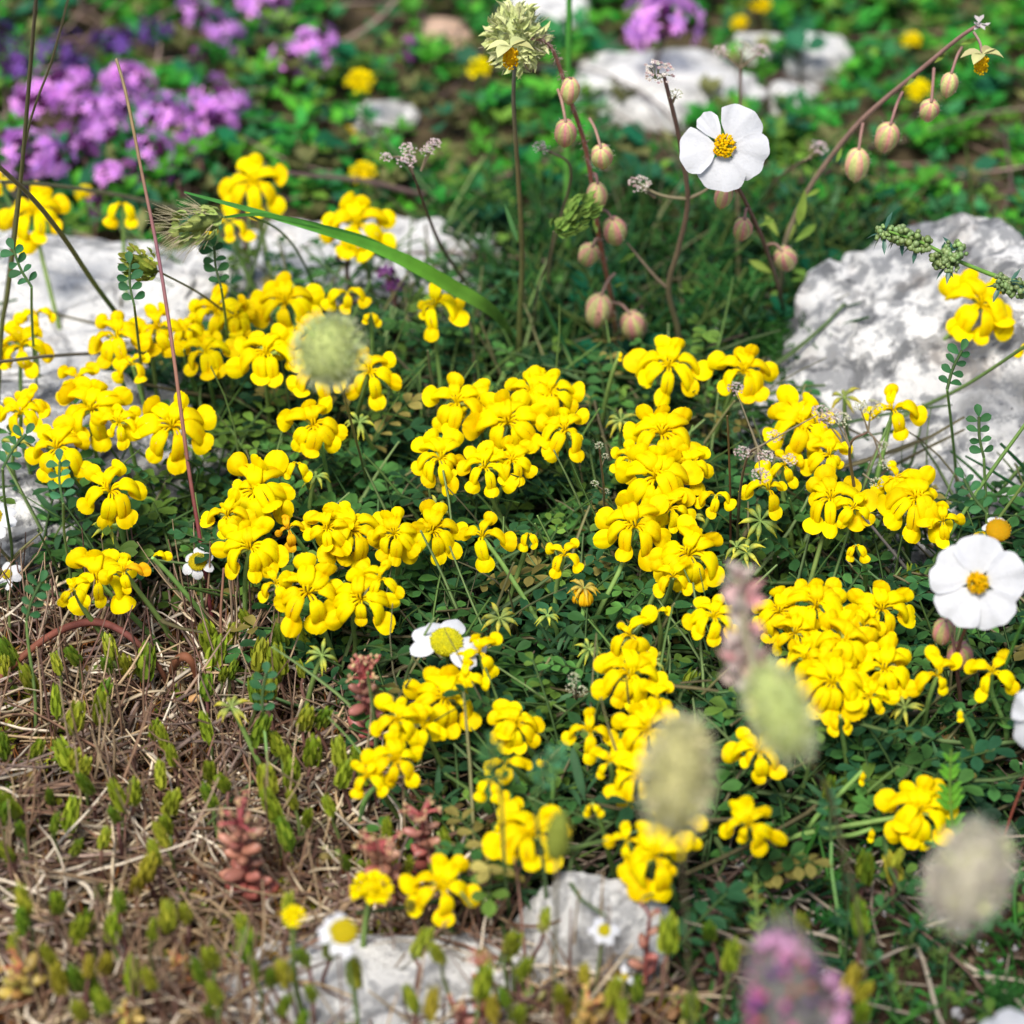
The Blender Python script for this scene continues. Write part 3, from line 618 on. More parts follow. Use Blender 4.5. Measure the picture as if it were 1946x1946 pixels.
# rock rose buds
def bud_mesh(seed):
    r = np.random.default_rng(seed); mb = MB(); g1 = np.array((.58, .70, .22)); pk_ = np.array((.80, .24, .30))
    nr = 5
    def f(u, v):
        a = PI * u; b = 2 * PI * v
        rr = math.sin(a) ** .85 * (1 - .45 * max(0, u - .45)) * (1 + .045 * math.cos(nr * b + 2.2 * u) + .012 * math.cos(15 * b))
        return (.47 * rr * math.cos(b), .47 * rr * math.sin(b), -.76 * (1 - math.cos(a)) * (1 + .12 * (u > .95)))
    V, Fc = grid(14, 40, f)
    cc = []
    for k in range(len(V)):
        b = 2 * PI * (k % 41) / 40; u = (k // 41) / 14
        st = .5 + .5 * math.cos(15 * b); m = .5 + .5 * math.cos(nr * b + 1 + seed)
        cc.append(lerp(g1, pk_, np.clip(.45 * st ** 4 + .75 * m ** 1.5 * (1 - u * .4) + .05, 0, 1)))
    mb.add(V, Fc, np.array(cc))
    t = leaf_t(.5, .1, 3, 2); mb.inst(t[0], t[1], [align((.6, .3, -.9)), align((-.6, -.3, -.9))], [(0.1, 0, -.02), (-.1, 0, -.02)], [(.3, .3, .12)] * 2)
    # little hairs and dried tip
    n = 16; a = r.uniform(0, 2 * PI, n); u = r.uniform(.1, .8, n)
    for k in range(n):
        x, y, z = f(u[k], a[k] / (2 * PI)); d = np.array([x, y, .1]); d /= np.linalg.norm(d); tube(mb, [np.array([x, y, z]), np.array([x, y, z]) + d * .12], .006, (.6, .58, .5), 3)
    tube(mb, [(0, 0, -1.3), (.02, 0, -1.45), (.06, .02, -1.55)], [.05, .03, .03], (.5, .25, .05), 4)
    return mb.mesh('bud', M_BUD)
BD = [bud_mesh(k) for k in range(4)]
def buds(root, P, items, dfun, leafs=()):
    """items: (attach px,py)->(top of bud px,py), size px, tilt"""
    for k, (ax, ay, bx, by, sz, tl) in enumerate(items):
        d = dfun(ay); A = atd(ax, ay, d); B = atd(bx, by, d - .03); mid = (A + B) / 2 + Vector((.0, 0, .012))
        mb = MB(); tube(mb, smooth_path([A - root.location, mid - root.location, B - root.location], 7), wpx(3.2, d), (.30, .17, .14), 5)
        st = mb.build('bud_stalk', M_STEM, root)
        M = Matrix.Translation(B - root.location) @ Matrix.Rotation(R(tl), 4, 'Y') @ Matrix.Rotation(R(15 + 10 * (k % 3)), 4, 'X') @ Matrix.Rotation(k * 1.3, 4, 'Z') @ Matrix.Scale(wpx(sz * 1.0 * (.9 + .2 * ((k * 37) % 10) / 10), d), 4)
        child('bud', BD[k % 4], root, M)
    for (x, y, a, L) in leafs:
        d = dfun(y); t = leaf_t(1, .28, 4, 2, .2, .2); mb = MB(); dr = RIGHT * math.cos(R(a)) + UP * math.sin(R(a))
        mb.inst(t[0], t[1], [align(dr, (-FWD), wpx(L, d))], [atd(x, y, d) - root.location], [(.20, .30, .06)]); mb.build('leaf', M_LEAF, root)

PB = path3([(1185, 745), (1172, 650), (1160, 560), (1140, 460), (1128, 370), (1110, 270), (1080, 180), (1055, 105), (1035, 78), (1008, 74)], 6.5, n=50)
root = root_at('rock_rose_bud_stem', PB[0]); stem_part(root, PB, [wpx(5.5, 6.5), wpx(5, 6.5), wpx(3.2, 6.5)], (.3, .12, .10), cols=blend_cols([(.28, .20, .10), (.30, .08, .06), (.28, .10, .09), (.30, .16, .13)], 50))
tag(root, 'nodding hairy stem with a row of striped rock rose buds', 'bud stem')
dA = lambda y: float(np.interp(y, [70, 745], [6.48, proj(PB[0])[2]]))
buds(root, PB, [(1075, 165, 1086, 150, 44, 5), (1060, 170, 1075, 232, 44, 0), (1120, 225, 1142, 282, 46, -6), (1128, 330, 1136, 350, 48, 3), (1140, 400, 1165, 418, 46, -8), (1140, 455, 1125, 470, 44, 12), (1168, 520, 1142, 562, 58, 6), (1165, 575, 1198, 598, 50, -12)], dA,
     [(1175, 500, 30, 38), (1135, 445, 100, 34), (1165, 545, 20, 22), (1130, 400, 150, 20)])
# hairs along the nodding stem
mb = MB(); r = np.random.default_rng(3)
for k in range(420):
    i = r.uniform(0, len(PB) - 2); p = lerp(PB[int(i)], PB[int(i) + 1], i % 1); d = r.normal(size=3); d /= np.linalg.norm(d); tube(mb, [p - np.array(root.location), p - np.array(root.location) + d * .016], .0007, (.55, .4, .35), 3)
mb.build('stem_hairs', M_STEM, root)
def open_spent(root, c, S, up, mk=True):
    """spent rock rose: pale sepals spread over a yellow brush of stamens"""
    mb = MB(); t = leaf_t(1, .62, 5, 4, .3, .35, .55, .6)
    for a in (0, 180, 250, 60): mb.inst(t[0], t[1], [align((math.cos(R(a)), math.sin(R(a)) * .6, .15), (0, 0, 1), S)], [(0, 0, 0)], [vary((.50, .50, .22))])
    o = mb.build('sepal', M_BUD, root); o.location = c - root.location
    mb = MB(); r = np.random.default_rng(8); t = sphere_t(3, 5)
    V, Fc = sphere_t(6, 8, .28 * S, .28 * S, .45 * S); mb.add(V - [0, 0, .5 * S], Fc, (.95, .55, .01))
    n = 90; u = r.uniform(0, 2 * PI, n); h = r.uniform(-.95, -.15, n); q = .30 * (1 - (abs(h + .5) * 1.6) ** 3 * .5)
    mb.inst(t[0], t[1], rots(n, scale=(.045 * S, .07 * S), r=r), np.stack([q * np.cos(u) * S, q * np.sin(u) * S, h * S], 1), [(1, .66, .01)] * n)
    o = mb.build('stamens', M_YEL, root); o.location = c - root.location
open_spent(root, atd(970, 88, 6.28), wpx(44, 6.4), 1)

PB = path3([(1490, 470), (1520, 390), (1570, 310), (1640, 225), (1710, 165), (1770, 115), (1835, 62), (1862, 50)], 6.55, dbase=7.3, n=50)
b0 = onground(1475, 640); PB = smooth_path([b0, lerp(b0, PB[0], .6), *PB[::5], PB[-1]], 60)
root = root_at('rock_rose_bud_stem', PB[0]); stem_part(root, PB, [wpx(5, 7), wpx(5.2, 6.6), wpx(3.5, 6.5)], (.30, .17, .15), cols=blend_cols([(.2, .2, .10), (.28, .17, .14), (.30, .16, .15)], 60))
tag(root, 'arching pink brown bud stem with hanging buds at upper right', 'bud stem')
dB = lambda y: float(np.interp(y, [50, 470], [6.55, 7.3]))
buds(root, PB, [(1640, 235, 1632, 285, 56, 0), (1715, 175, 1692, 238, 48, 4), (1775, 130, 1770, 195, 42, 0), (1828, 90, 1808, 140, 40, 2)], dB,
     [(1600, 280, 250, 30), (1530, 360, 260, 70), (1530, 375, 30, 34), (1720, 165, 45, 34), (1775, 120, 40, 30), (1825, 85, 20, 38), (1490, 470, 70, 60), (1510, 460, 40, 56), (1480, 450, 120, 50)])
mb = MB(); A = atd(1850, 60, 6.5); tube(mb, smooth_path([A - root.location, atd(1862, 80, 6.5) - root.location, atd(1866, 100, 6.5) - root.location], 6), wpx(3, 6.5), (.35, .25, .2), 5); mb.build('bud_stalk', M_STEM, root)
open_spent(root, atd(1867, 103, 6.48), wpx(40, 6.5), 1)
mb = MB(); r = np.random.default_rng(2); t = leaf_t(.03, .012, 3, 2)
mb.inst(t[0], t[1], rots(12, pitch=(-.6, 1), r=r), np.array([np.array(atd(1862, 50, 6.55) - root.location)] * 12) + r.uniform(-.008, .008, (12, 3)), [(.55, .5, .5)] * 12); mb.build('woolly_tip', M_DRY, root)

# ------------------------------------------------------------------ white rock roses
def rose(px, py, rad, d, normal, label, spin=0, cut=None, base=None, stempix=None, buds_=None, yr=.26, leafs=()):
    c = atd(px, py, d); S = wpx(rad, d)
    P = path3(stempix, d, n=30); P[-1] = c; root = root_at('rock_rose', P[0]); stem_part(root, P, [wpx(5, d), wpx(4.5, d), wpx(3, d)], (.22, .12, .09), cols=blend_cols([(.22, .18, .09), (.2, .09, .07), (.16, .07, .06)], 30))
    T = Matrix.Translation(c - root.location) @ alignz(normal); inv = T.to_3x3().inverted()
    r = np.random.default_rng(int(px))
    for k in range(5):
        mb = MB(); wv = r.uniform(0, 6); sh = .86 if cut == k else 1.0
        def f(u, v):
            s = v * 2 - 1; a = s * (.84 if cut != k else .46) * (1 - .16 * u)
            Lr = (u ** .8) * (1 - .16 * abs(s) ** 3.2 + .015 * math.sin(11 * s + wv) + .02 * math.sin(4 * s + wv) - .03 * math.exp(-(s / .15) ** 2)) * sh
            wfac = math.sin(min(1, u * 1.5 + .12) * PI / 2)
            x = Lr * math.cos(a * wfac); y = Lr * math.sin(a * wfac)
            z = .20 * u * u - .22 * u ** 3 + .05 * math.sin(6 * s + wv) * u * u + .008 * math.sin(15 * s + wv) * u + .08 * s * u
            return (x, y, z + .02 * k % 2 * .02)
        V, Fc = grid(12, 18, f)
        cc = np.array([lerp((.78, .70, .30), (.61, .62, .65), min(1, (i // 19) / 2.5)) for i in range(len(V))]); mb.add(V, Fc, cc)
        me = mb.mesh('petal', M_WHITE)
        child('petal', me, root, T @ Matrix.Rotation(R(spin + 72 * k + r.uniform(-5, 5)), 4, 'Z') @ Matrix.Translation((0, 0, S * .03 * (k % 3))) @ Matrix.Scale(S, 4))
    mb = MB(); n = 110; q = np.sqrt(r.uniform(0, 1, n)) * yr; u = r.uniform(0, 2 * PI, n); hh = .16 + .12 * (1 - (q / yr) ** 2) + r.uniform(-.03, .03, n)
    for k in range(n): tube(mb, [(0, 0, .02), (q[k] * .5 * math.cos(u[k]), q[k] * .5 * math.sin(u[k]), hh[k] * .7), (q[k] * math.cos(u[k]), q[k] * math.sin(u[k]), hh[k])], .010, (1, .78, .03), 3)
    t = sphere_t(3, 5); mb.inst(t[0], t[1], rots(n, scale=(.030, .044), r=r), np.stack([q * np.cos(u), q * np.sin(u), hh], 1), np.array([lerp((1, .76, .01), (.98, .58, .0), r.uniform()) for _ in range(n)]))
    child('stamens', mb.mesh('stamens', M_YEL), root, T @ Matrix.Scale(S, 4))
    tag(root, label, 'flower')
    if buds_: buds(root, P, buds_, lambda y: float(np.interp(y, [min(p[1] for p in stempix), max(p[1] for p in stempix)], [d, proj(P[0])[2]])), leafs)
    return root
tocam = lambda p: (CAM - p).normalized()
rose(1376, 278, 86, 6.45, tocam(atd(1376, 278, 6.45)) + Vector((.0, 0, .15)), 'large sharp white rock rose with five broad petals and yellow centre', spin=52, cut=1,
     stempix=[(1500, 640), (1482, 560), (1455, 470), (1420, 390), (1400, 350), (1376, 290)],
     buds_=[(1400, 365, 1380, 352, 42, 8), (1420, 395, 1415, 418, 38, 3), (1460, 465, 1487, 478, 48, -18)], leafs=[(1442, 430, 25, 34), (1470, 520, 150, 54)])
rose(1858, 1108, 92, 5.75, tocam(atd(1858, 1108, 5.75)) + Vector((0, 0, .05)), 'soft white rock rose on the right with overlapping rounded petals', spin=92, yr=.22,
     stempix=[(1830, 1420), (1825, 1330), (1820, 1240), (1855, 1150)], buds_=[(1815, 1240, 1797, 1180, 50, 0), (1820, 1260, 1826, 1228, 52, -5)])
rose(1975, 1372, 70, 5.5, Vector((-.75, -.5, .3)), 'white rock rose cut off by the right edge', spin=20, stempix=[(1960, 1700), (1965, 1500), (1975, 1400)])
rose(1925, 1985, 70, 4.95, Vector((-.1, -.4, .9)), 'blurred white flower rising from the bottom right corner', spin=20, stempix=[(1930, 2180), (1925, 2050), (1925, 1985)])

# ------------------------------------------------------------------ daisies
def daisy(px, py, rad, d, normal, label, npet=12, gaps=(), disc=.42, pw=.26, stem=None, spin=0, droop=.2, discc=(.92, .74, .02), z=None):
    if z is not None: d = depth_at(px, py, z)
    c = atd(px, py, d); S = wpx(rad, d)
    if stem is None: stem = [(px + 8, py + 170), (px + 4, py + 90), (px, py)]
    P = path3(stem, d, n=16); P[-1] = c; root = root_at('daisy', P[0]); stem_part(root, P, [wpx(3.5, d), wpx(2.8, d)], (.14, .20, .06))
    T = Matrix.Translation(c - root.location) @ alignz(normal)
    mb = MB(); r = np.random.default_rng(int(px + py))
    wmax = pw
    V, Fc = grid(7, 6, lambda u, v: (disc * .75 + (1 - disc * .75) * u, (v * 2 - 1) * wmax * (math.sin(PI * (u * .86 + .09)) ** .55) * (1 - .12 * u), -droop * u * u + .05 * (1 - (v * 2 - 1) ** 2)))
    mb.add(V, Fc, (.70, .71, .74)); me = mb.mesh('petal', M_WHITE)
    for k in range(npet):
        if k in gaps: continue
        child('petal', me, root, T @ Matrix.Rotation(R(spin + 360 * k / npet + r.uniform(-4, 4)), 4, 'Z') @ Matrix.Rotation(R(r.uniform(-10, 14)), 4, 'Y') @ Matrix.Diagonal((S * r.uniform(.88, 1.05), S * r.uniform(.9, 1.1), S, 1)))
    mb = MB(); V, Fc = sphere_t(8, 14, disc * .95, disc * .95, disc * .5); mb.add(V, Fc, np.array(discc) * .8)
    n = 170; k = np.arange(n); q = disc * .96 * np.sqrt((k + .5) / n); th = k * 2.39996; t = sphere_t(3, 5)
    mb.inst(t[0], t[1], rots(n, scale=(.028, .045), r=r), np.stack([q * np.cos(th), q * np.sin(th), disc * .5 * np.sqrt(np.maximum(0, 1 - (q / disc) ** 2)) + .015], 1), np.array([lerp(discc, (.55, .55, .05), r.uniform() * .6) for _ in k]))
    child('disc', mb.mesh('disc', M_YEL), root, T @ Matrix.Scale(S, 4)); tag(root, label, 'flower'); return root
daisy(848, 1222, 76, 6, Vector((.12, -.25, 1)), 'nibbled white daisy with missing petals over the yellow vetch', npet=9, gaps=(0, 5, 6), disc=.43, pw=.33, z=.36, spin=10, droop=.1, discc=(.92, .80, .02))
daisy(376, 1068, 33, 6, Vector((0, -.75, 1)), 'small daisy by the dry stems with curled petals', npet=6, gaps=(), disc=.58, pw=.33, z=.24, spin=30, droop=.25, stem=[(395, 1230), (385, 1150), (376, 1068)])
daisy(652, 1772, 50, 6, Vector((.1, -.2, 1)), 'blurred daisy in front of the flat white rock', npet=10, gaps=(7, 8, 9), disc=.58, pw=.26, z=.42, spin=40, stem=[(690, 2080), (680, 1950), (652, 1772)])
daisy(1148, 1768, 30, 6, Vector((0, -.7, 1)), 'tiny white daisy lying over the smooth round rock', npet=6, gaps=(1,), disc=.42, pw=.36, z=.27, stem=[(1120, 1960), (1135, 1850), (1148, 1768)])
daisy(1187, 1857, 26, 6, Vector((0, -.6, 1)), 'tiny three petalled white flower below the smooth round rock', npet=6, gaps=(1, 3, 5), disc=.28, pw=.28, z=.16, spin=90, stem=[(1190, 1960), (1190, 1900), (1187, 1857)])
daisy(-12, 985, 48, 6, Vector((-.2, -.6, 1)), 'white daisy mostly outside the left edge', npet=8, disc=.4, pw=.28, z=.34)
daisy(14, 1092, 30, 6, Vector((-.3, -.7, 1)), 'small half hidden white daisy at the left edge', npet=6, gaps=(3,), disc=.35, pw=.33, z=.2)
daisy(1897, 1008, 32, 6.05, Vector((.05, -.45, 1)), 'yellow button daisy behind the soft white rock rose', npet=8, gaps=(0, 1, 2, 3, 4), disc=.8, pw=.3, discc=(.9, .5, .01), spin=200, stem=[(1880, 1200), (1890, 1100), (1897, 1008)])

# ------------------------------------------------------------------ thyme
def thyme_meshes(seed, light, dark, cnt=24, nf=5):
    r = np.random.default_rng(seed); m1 = MB(); m2 = MB(); t = leaf_t(.40, .17, 3, 2, .1, .25, .6, .55); s = sphere_t(4, 6, 1, 1, 1.2)
    for k in range(cnt * 2):
        u = r.normal(size=3); u[2] = abs(u[2]) * .8 - .15; u /= np.linalg.norm(u)
        p = u * [.62, .62, .5] * r.uniform(.55, 1)
        m1.inst(s[0], s[1], [np.eye(3) * r.uniform(.07, .13)], [p], [vary(dark, .4)])
    for k in range(cnt):
        u = r.normal(size=3); u[2] = abs(u[2]) * .7 - .12; u /= np.linalg.norm(u); p = u * [.92, .92, .70] * r.uniform(.65, 1.25)
        a0 = r.uniform(0, 6)
        Mx = align(u, (0.1, .2, 1))
        for q in range(nf):
            a = a0 + q * 2 * PI / nf; loc = np.array([.35, math.cos(a), math.sin(a)])
            m2.inst(t[0], t[1], [align(Mx @ loc, Mx @ np.array([1, 0, 0]), r.uniform(.8, 1.15))], [p], [vary(light, .28)])
    return m1.mesh('calyx_cluster', M_PURP), m2.mesh('blossoms', M_PURP)
LGT = (.84, .36, 1.0); DRK = (.12, .02, .12)
TH = [thyme_meshes(k, LGT, DRK) for k in range(3)]; THD = [thyme_meshes(k + 5, (.16, .07, .33), (.06, .02, .12), 14) for k in range(2)]; THK = thyme_meshes(9, (.20, .05, .22), (.06, .012, .07), 4)
TLIST = [(118, 160, 48, 0), (67, 195, 46, 0), (215, 205, 52, 0), (242, 155, 44, 0), (200, 250, 44, 0), (303, 222, 50, 0), (286, 285, 38, 0), (340, 245, 40, 0), (424, 195, 54, 0), (402, 238, 44, 0), (50, 290, 52, 0), (92, 305, 46, 0),
         (161, 268, 34, 0), (558, 118, 46, 0), (598, 88, 44, 0), (370, 24, 34, 0), (427, 57, 34, 0), (501, 10, 52, 0), (202, 332, 30, 0), (620, 125, 24, 0), (165, 210, 38, 0),
         (224, 86, 50, 1), (118, 98, 42, 1), (5, 78, 34, 1), (161, 305, 38, 2), (340, 345, 32, 2), (188, 385, 32, 2), (387, 108, 28, 2), (404, 44, 32, 2), (738, 528, 38, 2), (662, 490, 32, 2), (785, 92, 34, 2), (470, 430, 26, 2), (130, 250, 40, 2), (250, 320, 34, 2), (30, 130, 40, 1), (290, 60, 34, 1), (60, 360, 30, 2), (380, 300, 26, 2), (460, 110, 30, 2), (150, 130, 36, 1), (1258, 48, 66, 0)]
for (x, y, rr, kind) in TLIST:
    r = np.random.default_rng(x * 3 + y); z = .16 + r.uniform(-.03, .04) if y < 420 else .30
    if (x, y) == (1258, 48): z = .3
    c = at(x, y, z); S = rr * proj(c)[2] / F * 1.04; root = empty('thyme_flower', (c.x + r.uniform(-.04, .04), c.y + r.uniform(0, .05), gz(c.x, c.y)))
    a, b = TH[r.integers(3)] if kind == 0 else (THD[r.integers(2)] if kind == 1 else THK)
    M = Matrix.Translation(c - root.location) @ alignz((r.uniform(-.3, .3), r.uniform(-.5, 0), 1), r.uniform(0, 6)) @ Matrix.Scale(S, 4)
    child('calyx_cluster', a, root, M); child('blossoms', b, root, M); stem_between(root, c, root.location, col=(.14, .07, .06), rad=.008, r=r)
    if (x, y) == (1258, 48): tag(root, 'large mauve thyme head at the top before the white stones', 'flower')
    elif (x, y) == (738, 528): tag(root, 'dark purple thyme head without open blossoms over the white slab', 'flower')
    else: reg(root, ['bright mauve thyme head', 'violet blue thyme head', 'dark plum thyme head'][kind], 'flower', x, y, 'purple thyme flower heads')

# ------------------------------------------------------------------ distant small yellow flowers
def pompom(seed, c1=(.97, .78, .0)):
    r = np.random.default_rng(seed); mb = MB(); t = leaf_t(.45, .32, 3, 2, .1, .2, .6, .55); n = 60
    V, Fc = sphere_t(6, 8, .6, .6, .45); mb.add(V, Fc, (.85, .66, .0))
    for k in range(n):
        u = r.normal(size=3); u[2] = abs(u[2]) - .2; u /= np.linalg.norm(u); mb.inst(t[0], t[1], [align(u + r.uniform(-.5, .5, 3), (0, 0, 1))], [u * [.6, .6, .45]], [vary(c1, .08)])
    return mb.mesh('blossom', M_YEL)
PM = pompom(1)
for (x, y, rr, z, lb) in [(684, 156, 30, .22, 'round yellow medick flower behind the vetch at the top'), (909, 131, 26, .2, 'blurred yellow flower left of the spiky green head'), (1405, 45, 18, .15, 'small blurred yellow flower above the white rock rose'), (1446, 10, 22, .15, 'blurred yellow flower cut by the top edge'),
                     (1732, 78, 21, .15, 'blurred yellow flower left of the arching stem tip'), (1745, 172, 26, .15, 'blurred yellow flower behind the arching bud stem'), (690, 330, 28, .2, 'fading yellow flower beyond the broad grass blade'), (706, 1690, 42, .26, 'round yellow medick head beside the front vetch flower'), (558, 1742, 24, .36, 'small soft yellow flower above the flat front rock'),
                     (665, 252, 14, .1, 'tiny yellow bloom by the cream stone'), (160, 368, 20, .2, 'yellow bloom behind the plum thyme head')]:
    d = depth_at(x, y, z); c = atd(x, y, d); r = np.random.default_rng(x); root = empty('yellow_medick', (c.x + r.uniform(-.03, .03), c.y + .03, gz(c.x, c.y)))
    child('blossom', PM, root, Matrix.Translation(c - root.location) @ Matrix.Rotation(x, 4, 'Z') @ Matrix.Scale(wpx(rr, d), 4)); stem_between(root, c, root.location, r=r)
    tag(root, lb, 'flower', 'small round yellow flowers')

# ------------------------------------------------------------------ spiky pale head and its stalk
def simple_plant(name, label, cat, pix, dtop, w, cols, wt=None, n=30):
    P = path3(pix, dtop, n=n); root = root_at(name, P[0]); stem_part(root, P, [wpx(w, dtop), wpx(wt or w * .7, dtop)], cols[0], cols=blend_cols(cols, n)); tag(root, label, cat); return root, P
root, P = simple_plant('clover_seed_plant', 'spiky pale green head on a tall slender stalk at the top', 'seed head', [(975, 770), (985, 700), (988, 600), (992, 480), (985, 340), (976, 200), (978, 120)], 6.5, 7.5, [(.09, .14, .04), (.14, .17, .05), (.2, .17, .07), (.12, .13, .12)], 3.6)
mb = MB(); r = np.random.default_rng(4); t = leaf_t(.34, .16, 3, 2, .5, .25, .5, .55); cc = atd(982, 72, 6.55)
for k in range(300):
    u = r.normal(size=3); u /= np.linalg.norm(u); col = lerp((.60, .68, .26), (.82, .82, .44), r.uniform()) * r.uniform(.75, 1.1)
    p = u * [.78, .78, .90] * r.uniform(.55, .95); mb.inst(t[0], t[1], [align(u + [0, 0, .25] + r.uniform(-.35, .35, 3), r.normal(size=3), r.uniform(.8, 1.4))], [p], [col])
for k in range(60):
    u = r.normal(size=3); u /= np.linalg.norm(u); tube(mb, [u * .7, u * r.uniform(.95, 1.15)], .012, (.40, .38, .25), 3)
V, Fc = sphere_t(8, 8, .6, .6, .7); mb.add(V, Fc, (.5, .56, .25))
child('seed_head', mb.mesh('seed_head', M_DRY), root, Matrix.Translation(cc - root.location) @ Matrix.Scale(wpx(66, 6.55), 4))
mb = MB(); t = leaf_t(1, .12, 5, 2, .3, .1, .4, .6); dr = RIGHT * -.35 + UP; mb.inst(t[0], t[1], [align(dr, -FWD, wpx(80, 6.9))], [np.array(atd(984, 460, 6.88) - root.location)], [(.06, .16, .05)]); mb.build('leaf', M_LEAF, root)

# ------------------------------------------------------------------ umbellifers
def umbel_mesh(seed, c1, c2, n=46, flat=.5):
    r = np.random.default_rng(seed); mb = MB(); t = leaf_t(.13, .09, 2, 2, .1, .1, .55, .5); s = sphere_t(3, 5)
    for k in range(n):
        a = r.uniform(0, 2 * PI); q = math.sqrt(r.uniform(0, 1)) * .9; p = np.array([q * math.cos(a), q * math.sin(a), flat * (1 - q * q) + r.uniform(-.08, .08)])
        if k % 3 == 0: tube(mb, [(0, 0, -.5), p * .6, p], .018, (.16, .2, .07), 3)
        c = vary(lerp(c1, c2, r.uniform()), .2); mb.inst(s[0], s[1], [np.eye(3) * .05], [p], [c * .6])
        for j in range(5):
            b = j * 2 * PI / 5 + k; mb.inst(t[0], t[1], [align((math.cos(b), math.sin(b), .35), (0, 0, 1))], [p], [c])
    return mb.mesh('umbel', M_PURP)
UM = [umbel_mesh(1, (.80, .76, .66), (.45, .28, .30)), umbel_mesh(2, (.8, .68, .68), (.6, .42, .46)), umbel_mesh(3, (.66, .66, .45), (.5, .5, .35), 34, .7)]
def umbellifer(label, main, dtop, branches, w=6, cols=((.16, .18, .07), (.2, .14, .09), (.22, .12, .11))):
    P = path3(main, dtop, n=30); root = root_at('umbellifer', P[0]); stem_part(root, P, [wpx(w, dtop), wpx(w * .8, dtop), wpx(w * .5, dtop)], cols[0], cols=blend_cols(cols, 30)); tag(root, label, 'wildflower')
    d0 = proj(P[0])[2]; ys = [p[1] for p in main]; f = lambda y: float(np.interp(y, [min(ys), max(ys)], [dtop, d0]))
    for (pix, R_, m) in branches:
        d = f(pix[0][1]); Q = smooth_path([np.array(atd(x, y, d - .02 * i)) for i, (x, y) in enumerate(pix)], 10)
        if len(pix) > 1 and math.hypot(pix[0][0] - pix[-1][0], pix[0][1] - pix[-1][1]) > 3: stem_part(root, Q, [wpx(w * .55, d), wpx(w * .3, d)], (.2, .16, .1), name='branch')
        if R_: child('umbel', UM[m], root, Matrix.Translation(Vector(Q[-1]) - root.location) @ alignz((0.1, -.35, 1), R_) @ Matrix.Scale(wpx(R_, d), 4))
    return root
umbellifer('forked umbellifer with pinkish heads left of the white rock rose', [(1288, 760), (1290, 640), (1270, 550), (1290, 470), (1307, 378), (1290, 260), (1268, 170), (1262, 145)], 6.5,
           [([(1262, 145), (1250, 140)], 34, 0), ([(1275, 200), (1284, 182)], 16, 2), ([(1307, 378), (1260, 372), (1215, 352)], 24, 0), ([(1265, 545), (1240, 520), (1192, 462)], 0, 0), ([(1307, 378), (1335, 365), (1352, 352)], 0, 0), ([(1245, 375), (1222, 360)], 14, 2)], 7)
umbellifer('thin umbellifer with small pink heads above the grass blade', [(955, 640), (900, 560), (840, 470), (810, 400), (785, 330)], 6.75, [([(785, 330), (772, 308)], 22, 1), ([(785, 330), (765, 300), (733, 300)], 14, 1), ([(785, 330), (775, 285)], 18, 1), ([(800, 325), (825, 275)], 16, 1), ([(800, 325), (812, 288)], 16, 1)], 4.5)
umbellifer('blurred umbellifer behind the white rock rose petals', [(1405, 590), (1402, 400), (1405, 240), (1408, 130)], 7.2, [([(1408, 130), (1370, 100)], 18, 1), ([(1408, 130), (1410, 95)], 20, 2), ([(1408, 130), (1445, 98)], 20, 1)], 5)
umbellifer('slanting umbellifer twig right of the white rock rose', [(1420, 440), (1470, 350), (1520, 310), (1540, 300)], 7.2, [([(1530, 305), (1556, 282)], 20, 1)], 4)
umbellifer('umbellifer with cream heads beside the grey rock', [(1610, 1100), (1625, 960), (1615, 850), (1650, 820)], 6.1, [([(1615, 850), (1600, 800)], 20, 2), ([(1615, 850), (1585, 790)], 18, 0), ([(1650, 820), (1655, 780)], 26, 2), ([(1650, 820), (1678, 850)], 14, 2), ([(1660, 830), (1680, 885)], 14, 2), ([(1650, 820), (1635, 775)], 16, 2), ([(1640, 900), (1665, 920)], 16, 2), ([(1600, 840), (1570, 800)], 18, 0)], 4)
umbellifer('pinkish umbellifer tangled in the right vetch heads', [(1400, 1100), (1405, 950), (1420, 870), (1440, 850)], 6.1, [([(1440, 850), (1410, 862)], 18, 0), ([(1440, 850), (1455, 870)], 18, 0), ([(1430, 860), (1500, 875)], 16, 0), ([(1420, 870), (1470, 830)], 16, 0), ([(1440, 850), (1398, 740)], 18, 0), ([(1440, 850), (1445, 905)], 20, 0), ([(1440, 850), (1560, 785)], 20, 0)], 3.5)
umbellifer('small pale flowered sprig hanging between two vetch heads', [(1150, 1100), (1148, 950), (1142, 880), (1138, 845)], 6.1, [([(1138, 845), (1138, 848)], 10, 2), ([(1142, 890), (1150, 868)], 8, 2), ([(1145, 930), (1130, 920)], 9, 2), ([(1145, 950), (1152, 935)], 8, 2)], 3)
umbellifer('low greenish flower sprig below the centre', [(1100, 1400), (1095, 1330), (1095, 1300)], 5.9, [([(1095, 1330), (1085, 1310)], 14, 2), ([(1095, 1330), (1105, 1315)], 14, 2), ([(1095, 1300), (1090, 1290)], 14, 2)], 3)
umbellifer('left umbellifer sprig over the bearded grass ear', [(1050, 640), (1045, 500), (1085, 330), (1040, 285)], 6.9, [([(1040, 285), (1028, 282)], 18, 1)], 4)

